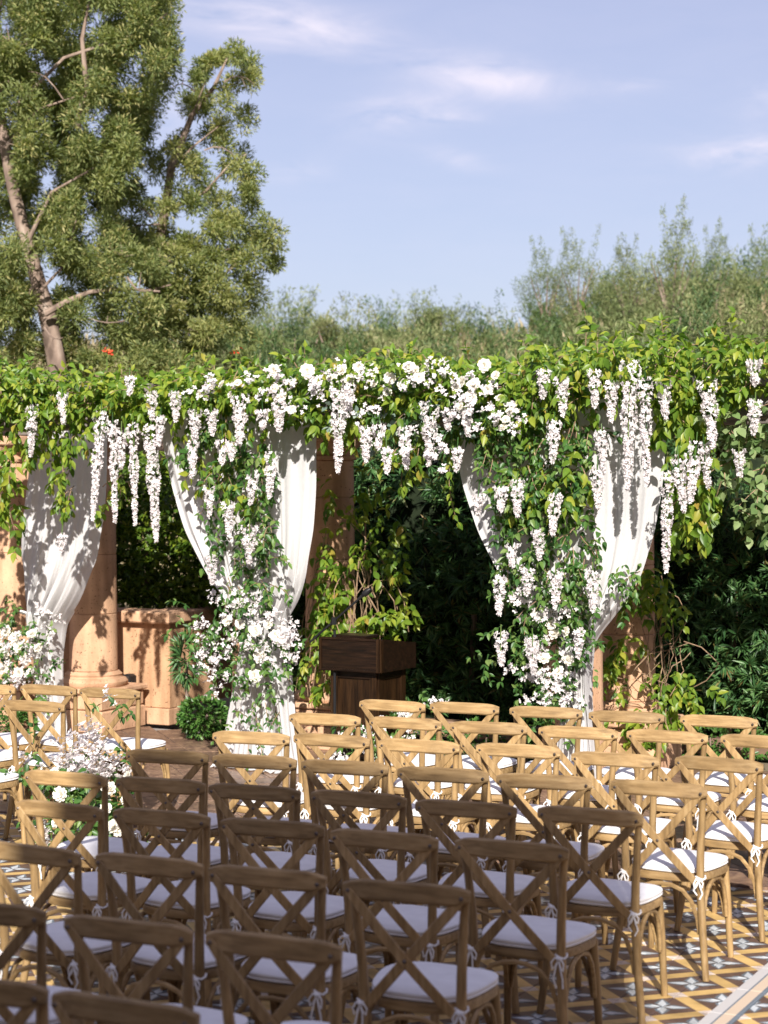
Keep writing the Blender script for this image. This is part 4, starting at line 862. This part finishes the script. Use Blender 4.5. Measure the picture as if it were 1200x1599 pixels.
# hedges -------------------------------------------------------------------
def tufts(C, ax, n, ln, spread=.9):
    c = len(C); P = np.repeat(C, n, 0); A = np.repeat(ax, n, 0); D = A + nr.normal(0, spread * .55, (c * n, 3)); D[:, 2] -= .05
    Nn = jit(np.tile([[0, -.6, .8]], (c * n, 1)), .4); return P + D / np.linalg.norm(D, axis=1, keepdims=True) * .01, D, Nn, ln * nr.uniform(.6, 1.15, c * n)
hg = empty('fern_hedge', (-4.5, 15.7, 0)); tag(hg, 'dark green feathery hedge in shade behind the pergola', 'hedge')
n = 6500; C = np.stack([nr.uniform(-9.3, -.3, n), 15.35 + .75 * nr.random(n) ** 1.6, nr.uniform(.05, 1., n)], 1); C[:, 2] *= 2.15 + .75 / (1 + np.exp((C[:, 0] + 4.6) * 3)); C[:, 1] += .12 * np.sin(C[:, 0] * 2.3) + .1 * np.sin(C[:, 2] * 4 + C[:, 0])
C[:, 2] += np.where(C[:, 2] > 1.9, .2 * np.sin(C[:, 0] * 3.1), 0)
P, D, Nn, Sc = tufts(C, jit(np.tile([[0, -.7, .1]], (n, 1)), .5), 16, .13)
o = link('hedge_foliage', cloud_mesh('hedge_foliage', T_NEEDLE, P - np.array(hg.location), frames(D, Nn), Sc, M_fern), hg); o['kind'] = 'stuff'
b = MB(); b.box((-2.2, .45, 1.25), (5.0, .25, 2.5)); b.box((2.4, .45, 1.0), (4.18, .25, 1.95)); b.build('dark_backing', noisemat('hedge_inner_shade', [(.3, (.006, .012, .005)), (.7, (.02, .03, .012))], (9, 9, 9), 1), hg, False)  # near-black boxes behind the leaves stand in for the hedge's inner shade
for k in range(7): b = MB(); b.tube([(-3.9 + k * 1.25, .1, 0), (-3.85 + k * 1.25, .12, 1.2)], .03, 6); b.build('hedge_stem', M_bark, hg)
def leafy(name, label, cat, C, ax, n, ln, T, m, loc, stems=(), spread=.9):
    root = empty(name, loc); tag(root, label, cat)
    P, D, Nn, Sc = tufts(C, ax, n, ln, spread); o = link('foliage', cloud_mesh('foliage', T, P - np.array(loc), frames(D, Nn), Sc, m), root); o['kind'] = 'stuff'
    for a, c, r in stems: b = MB(); b.tube([Vector(a) - Vector(loc), Vector(c) - Vector(loc)], [r, r * .6], 6); b.build('stem', M_bark, root)
    return root
n = 6500; C = np.stack([nr.uniform(-13.4, -8.6, n), 15.0 + 1.5 * nr.random(n) ** 1.5, 1.0 + 1.55 * nr.random(n)], 1)
leafy('ficus_hedge', 'bright leafy hedge growing above the low stucco wall', 'hedge', C, jit(np.tile([[0, -.6, .2]], (n, 1)), .5), 8, .085, T_SMALL, M_ficus, (-11, 15.4, 1.05), [((-12 + k * .7, 15.5, 1.05), (-11.9 + k * .7, 15.4, 2.0), .03) for k in range(4)])
def blob(cx, cy, cz, rx, ry, rz, n):
    d = nr.normal(size=(n, 3)); d /= np.linalg.norm(d, axis=1, keepdims=True); k = nr.uniform(.55, 1.0, (n, 1)) ** .5
    return np.array([cx, cy, cz]) + d * k * np.array([rx, ry, rz]), d
p = at_D(318, 1100, 16.3); C, ax = blob(p.x, p.y, .20, .21, .2, .17, 260)
leafy('box_shrub', 'small round glossy green shrub at the wall corner by the drape', 'shrub', C, ax, 7, .055, T_SMALL, M_box, (p.x, p.y, 0), [((p.x, p.y, 0), (p.x + .05, p.y, .3), .02)])
p = at_D(292, 1030, 16.4); C, ax = blob(p.x, p.y, p.z, .08, .08, .18, 24)
leafy('feathery_shrub', 'dark feathery shrub leaning on the end of the stucco wall', 'shrub', C, jit(ax, .4), 16, .13, T_NEEDLE, M_fern, (p.x, p.y, 0), [((p.x, p.y, 0), (p.x, p.y, p.z), .02)])
for px, py, lb in ((20, 1110, 'low green plant at foot of the left edge column'), (1110, 1150, 'low glossy ground plant at the foot of the hedge by right column'), (760, 1150, 'low glossy ground plant beneath the hedge between lectern and drape')):
    p = at_D(px, py, 15.9 if px < 500 else 15.0); C, ax = blob(p.x, p.y, .16, .5 if px > 500 else .2, .14, .16, 160)
    leafy('ground_plant', lb, 'plant', C, ax, 7, .055, T_SMALL, M_box, (p.x, p.y, 0), [((p.x, p.y, 0), (p.x, p.y, .2), .01)])

# trees -------------------------------------------------------------------
def limb(b, pts, r0, r1, n=8):
    k = len(pts); b.tube(pts, [r0 + (r1 - r0) * i / (k - 1) for i in range(k)], n)
def poms(pts, rad, per, m, root, name='crown'):
    C, R_ = np.array(pts), np.array(rad); c = len(C); Pl, Dl, Sl = [], [], []
    d = nr.normal(size=(c, per, 3)); d[:, :, 2] += .35; d /= np.linalg.norm(d, axis=2, keepdims=True)
    P = C[:, None] + d * R_[:, None, None] * nr.uniform(.0, 1.0, (c, per, 1)) ** .6; D = d + nr.normal(0, .7, d.shape)
    P, D = P.reshape(-1, 3), D.reshape(-1, 3); Sc = nr.uniform(.055, .095, len(P))
    tint = np.clip(np.repeat(nr.uniform(.25, .75, c), per) + nr.normal(0, .2, len(P)), 0, .99)
    o = link(name, cloud_mesh(name, T_TREE, P - np.array(root.location), frames(D, jit(np.tile([[0, -.4, .9]], (len(P), 1)), .5)), Sc, m, tint), root); o['kind'] = 'stuff'
T_TREE = leaf_t(.26, .02, .08, True)
ta = at_D(95, 620, 24); tr = empty('podocarpus_tree', (ta.x, ta.y, 0)); tag(tr, 'large evergreen tree with bare leaning trunk at upper left', 'tree', 'evergreen trees beyond the pergola')
TL = Vector(tr.location); b = MB()
trunkA = [at_D(x, y, 24) - TL for x, y in ((112, 760), (95, 600), (76, 500), (60, 440), (42, 380), (22, 300), (8, 230), (-10, 120), (-5, 20), (10, -80))]
b.tube(trunkA, [.16, .13, .115, .10, .09, .085, .075, .065, .05, .03], 10); b.build('trunk', M_bark, tr)
for pts, r in ([((70, 490), (105, 470), (140, 456), (190, 450), (250, 455)), .045], [((58, 440), (20, 492), (-20, 490)), .03], [((62, 455), (95, 420), (112, 370), (120, 340)), .022], [((120, 200), (135, 130), (128, 60), (140, 0)), .05], [((8, 230), (60, 170), (120, 150)), .03], [((42, 380), (80, 300), (150, 260)), .03], [((10, 180), (100, 90), (220, 50), (262, 20)), .03]):
    b = MB(); limb(b, [at_D(x, y, 23.7) - TL for x, y in pts], r, r * .3); b.build('limb', M_bark, tr)
EA = [(-80, 255), (0, 262), (30, 285), (60, 272), (100, 268), (140, 258), (180, 250), (230, 215), (280, 210), (320, 195), (370, 210), (420, 240), (470, 260), (520, 290), (570, 300), (640, 300)]
pa, ra = [], []
while len(pa) < 780:
    y = rnd.uniform(-90, 620); x = rnd.uniform(-90, interp(y, EA))
    if (x - 62 + (500 - y) * .0) ** 2 < 200 and y > 400: continue
    if math.sin(x * .045 + 1.3) * math.sin(y * .038 + .4) > .42 and rnd.random() < .93: continue
    D_ = rnd.uniform(23.0, 27.5); 
    if abs(x - interp(y, [(200, 2), (300, 22), (380, 42), (440, 60), (500, 76), (600, 95)])) < 18 and y > 200: D_ = rnd.uniform(24.6, 27.5)
    pa.append(at_D(x, y, D_)); ra.append(rnd.uniform(.14, .27))
poms(pa, ra, 420, M_pine, tr)
tb = at_D(262, 620, 25.5); t2 = empty('podocarpus_tree', (tb.x, tb.y, 0)); tag(t2, 'slender evergreen tree with open crown against the sky at left', 'tree', 'evergreen trees beyond the pergola')
TL = Vector(t2.location); b = MB()
b.tube([at_D(x, y, 25.5) - TL for x, y in ((262, 760), (255, 600), (248, 480), (250, 380), (268, 260), (300, 180), (335, 135), (355, 90))], [.13, .11, .09, .075, .055, .04, .028, .012], 8); b.build('trunk', M_bark, t2)
for pts, r in ([((250, 380), (300, 382), (350, 390), (400, 385)), .03], [((258, 330), (320, 300), (360, 255), (385, 240)), .025], [((250, 400), (300, 430), (350, 430), (380, 400)), .025], [((265, 270), (300, 230), (350, 190)), .022], [((250, 440), (200, 350), (225, 310)), .02], [((300, 180), (320, 130), (318, 110)), .012], [((330, 140), (370, 130), (385, 100)), .012], [((250, 350), (215, 352), (195, 345)), .015]):
    b = MB(); limb(b, [at_D(x, y, 25.3) - TL for x, y in pts], r, r * .3); b.build('limb', M_bark, t2)
PB = [(360, 82, 20), (350, 92, 12), (385, 98, 14), (388, 120, 16), (318, 108, 10), (308, 122, 7), (333, 92, 6), (370, 145, 22), (335, 160, 25), (318, 172, 18), (300, 168, 14), (375, 190, 18), (348, 212, 24), (325, 205, 20), (278, 232, 24), (250, 245, 20), (300, 250, 18), (262, 268, 22), (300, 275, 18), (375, 252, 22), (395, 280, 14), (368, 268, 18), (322, 302, 20), (268, 308, 26), (300, 330, 26), (360, 332, 28), (395, 325, 18), (390, 300, 12), (332, 350, 30), (362, 368, 30), (415, 362, 20), (426, 388, 16), (390, 384, 26), (350, 390, 26), (288, 392, 30), (260, 380, 24), (320, 412, 34), (372, 415, 26), (282, 428, 36), (240, 400, 34), (218, 380, 22), (340, 450, 36), (385, 436, 16), (425, 412, 10), (230, 430, 34), (300, 470, 40), (250, 480, 40), (350, 490, 34), (390, 470, 16), (220, 520, 38), (280, 530, 38), (340, 535, 36), (380, 520, 22), (225, 330, 18), (210, 300, 14), (395, 415, 18), (300, 560, 30), (240, 565, 30), (360, 565, 26)]
pb_, rb_ = [], []
for x, y, r in PB:
    for _ in range(max(2, int(r * r / 190))):
        q = rnd.random() * 6.3; k = r * rnd.random() ** .5 * .85; pb_.append(at_D(x + k * math.cos(q), y + k * math.sin(q), rnd.uniform(24.8, 26.6))); rb_.append(rnd.uniform(.13, .22) if r > 12 else .11)
poms(pb_, rb_, 340, M_pine, t2)
for root, base, span, nn in ((tr, -60, 260, 12), (t2, 200, 400, 8)):
    b = MB(); o0 = Vector(root.location)
    for k in range(nn):
        x, y = rnd.uniform(base, span), rnd.uniform(120 if root is t2 else 0, 540); D_ = rnd.uniform(22.9, 23.6) if root is tr else rnd.uniform(24.6, 25.2); dx = rnd.choice((-1, 1)) * rnd.uniform(20, 60); dy = rnd.uniform(-50, 30); sg = rnd.uniform(-14, 14)
        if x > (interp(y, EA) if root is tr else 380) - 20 or (root is t2 and y < 250 and x < 300): continue
        P_ = [at_D(x + dx * t, y + dy * t + sg * math.sin(t * 3.1), D_) - o0 for t in (0, .25, .5, .75, 1)]; b.tube(P_, [.012, .010, .008, .006, .003], 5)
        P2 = at_D(x + dx * .5 + rnd.uniform(-10, 10), y + dy * .5 + rnd.uniform(-30, 20), D_) - o0; b.tube([P_[2], P_[2].lerp(P2, .5) + Vector((0, 0, .03)), P2], [.007, .005, .002], 4)
    o = b.build('twigs', M_bark, root); o['kind'] = 'stuff'
# scrub and small trees on the hillside -------------------------------------
def shrub_mesh(seed, tall, m):
    r = np.random.default_rng(seed); n = 11000 if not tall else 4200
    d = r.normal(size=(n, 3)); d /= np.linalg.norm(d, axis=1, keepdims=True); k = r.uniform(.3, 1, (n, 1)) ** .45; P = d * k
    if not tall:
        cc = r.normal(size=(26, 3)); cc /= np.linalg.norm(cc, axis=1, keepdims=True); cc *= r.uniform(.45, .85, (26, 1)); P = cc[r.integers(0, 26, n)] + d * (r.uniform(.05, 1, (n, 1)) ** .5) * r.uniform(.2, .36)
    P *= np.array([1.0, 1.0, .85]); P[:, 2] = P[:, 2] * .9 + .75; P += .12 * np.sin(P[:, [1, 2, 0]] * 7 + seed)
    sp = 9 if not tall else 7; Q, Dq = [], []
    for _ in range(sp):                                # shoots that rise over the crown
        a = r.uniform(0, 6.28); rr = r.uniform(0, .75); base = np.array([rr * math.cos(a), rr * math.sin(a), 1.2]); L = r.uniform(.35, .75) * (1.9 if tall else 1); ln = np.array([r.normal(0, .22), r.normal(0, .22), 1])
        for t in r.uniform(0, 1, 200 if tall else 70): Q.append(base + ln * L * t + r.normal(0, .035 + .05 * (1 - t), 3)); Dq.append(r.normal(0, .5, 3) + ln * .6)
    P = np.concatenate([P, np.array(Q)]); D = np.concatenate([d * .5 + r.normal(0, .5, d.shape) + np.array([0, 0, .5]), np.array(Dq)])
    return cloud_mesh('crown', T_WILLOW, P, frames(D, jit(np.tile([[0, -.4, .9]], (len(P), 1)), .5)), .085 * r.uniform(.6, 1.2, len(P)), m, np.clip(r.normal(.45, .28, len(P)), 0, .99))
SH = [shrub_mesh(11, False, M_olive), shrub_mesh(12, False, M_olive), shrub_mesh(13, True, M_olive), shrub_mesh(14, False, leafmat('oak_scrub_leaf', [(0, (.035, .075, .025)), (.5, (.07, .125, .04)), (1, (.15, .20, .07))], .45, .2, shift=True))]
wm = MB()
for a in range(5): wm.tube([(0, 0, -.3), (.25 * math.cos(a * 1.3), .25 * math.sin(a * 1.3), .5), (.5 * math.cos(a * 1.3), .5 * math.sin(a * 1.3), 1.15)], [.04, .025, .01], 5)
WM = wm.mesh('trunk', M_bark)
CREST = [(380, 470), (440, 462), (500, 478), (560, 478), (630, 462), (700, 466), (760, 486), (830, 470), (870, 455), (930, 440), (985, 420), (1040, 392), (1110, 398), (1200, 392), (1320, 390)]
SHB = {}
def shrub(px, py_top, D, s, k, lb):
    p = at_D(px, py_top, D); h = s * (1.72 if k != 2 else 2.45)
    root = empty('hill_shrub', (p.x, p.y, p.z - h)); tag(root, lb, 'shrub', 'grey green shrubs on the hillside')
    o = link('crown', SH[k], root); o['kind'] = 'stuff'; o.scale = (s, s, s); o.rotation_euler = (0, 0, rnd.random() * 6.3)
    o = link('trunk', WM, root); o.scale = (s, s, s * 1.1); o.location = (0, 0, 0)
    SHB.setdefault(lb, []).append((px, root)); return root
for px in range(330, 1330, 52):
    x = px + rnd.uniform(-14, 14); shrub(x, interp(x, CREST) + rnd.uniform(-4, 12), rnd.uniform(46, 54), rnd.uniform(1.4, 2.0), rnd.choice((0, 1, 3)), 'olive grey shrub on the hill crest')
for row, D in ((0, 40), (1, 33), (2, 27)):
    for px in range(350, 1330, 62):
        x = px + rnd.uniform(-18, 18) + row * 20; y = interp(x, CREST) + (30, 58, 86)[row] + rnd.uniform(-6, 14)
        if y < 590: shrub(x, y, D + rnd.uniform(-2, 2), rnd.uniform(1.05, 1.5), rnd.choice((0, 1, 3)), 'willowy grey green shrub on the ' + ('upper', 'middle', 'lower')[row] + ' slope')
for i, (x, y, D, s) in enumerate(((853, 372, 42, .6), (902, 358, 42, .62), (982, 372, 41, .6), (1050, 322, 40, .8), (1112, 352, 42, .65), (1192, 352, 42, .75))):
    r = shrub(x, y, D, s * 1.25, 2, 'tall wispy shrub rising over the hill at right, ' + ORD[i])
for lb, L in SHB.items():
    if len(L) > 1:
        for i, (px, o) in enumerate(sorted(L, key=lambda a: a[0])): o['label'] = lb + ' behind the pergola, ' + ORD[i]
# dry grass between the shrubs
n = 8000; d = 21 + 32 * nr.random(n); q = nr.uniform(-.24, .28, n) * d; X = q * cT - d * sT; Y = q * sT + d * cT
Z = np.array([terrain_h(a, c) for a, c in zip(X, Y)]) - .05
o = link('dry_grass', cloud_mesh('dry_grass', T_NEEDLE, np.stack([X, Y, Z], 1), frames(jit(np.tile([[0, 0, 1.]], (n, 1)), .3), jit(np.tile([[0, -1., 0]], (n, 1)), .4)), nr.uniform(.35, .9, n), M_dry)); tag(o, kind='stuff')
# two small red flowers above the vine
M_red = leafmat('red_petal', [(0, (.55, .03, .03)), (1, (.75, .12, .03))], .6, .2)
for (px, py), lb in (((167, 549), 'small orange red flower above the vine at left'), ((369, 551), 'small red flower above the vine nearer the middle')):
    a = at_Y(px, py, 13.4); f = link('red_flower', floret_cloud('petals', [(rnd.gauss(0, .02), rnd.gauss(0, .02), rnd.gauss(0, .02)) for _ in range(7)], .026 if px < 200 else .017, M_red), None, a); tag(f, lb, 'flower')
    b = MB(); b.tube([(0, 0, 0), (0, 0, -.25)], .004, 5); b.build('stem', M_gar, f)
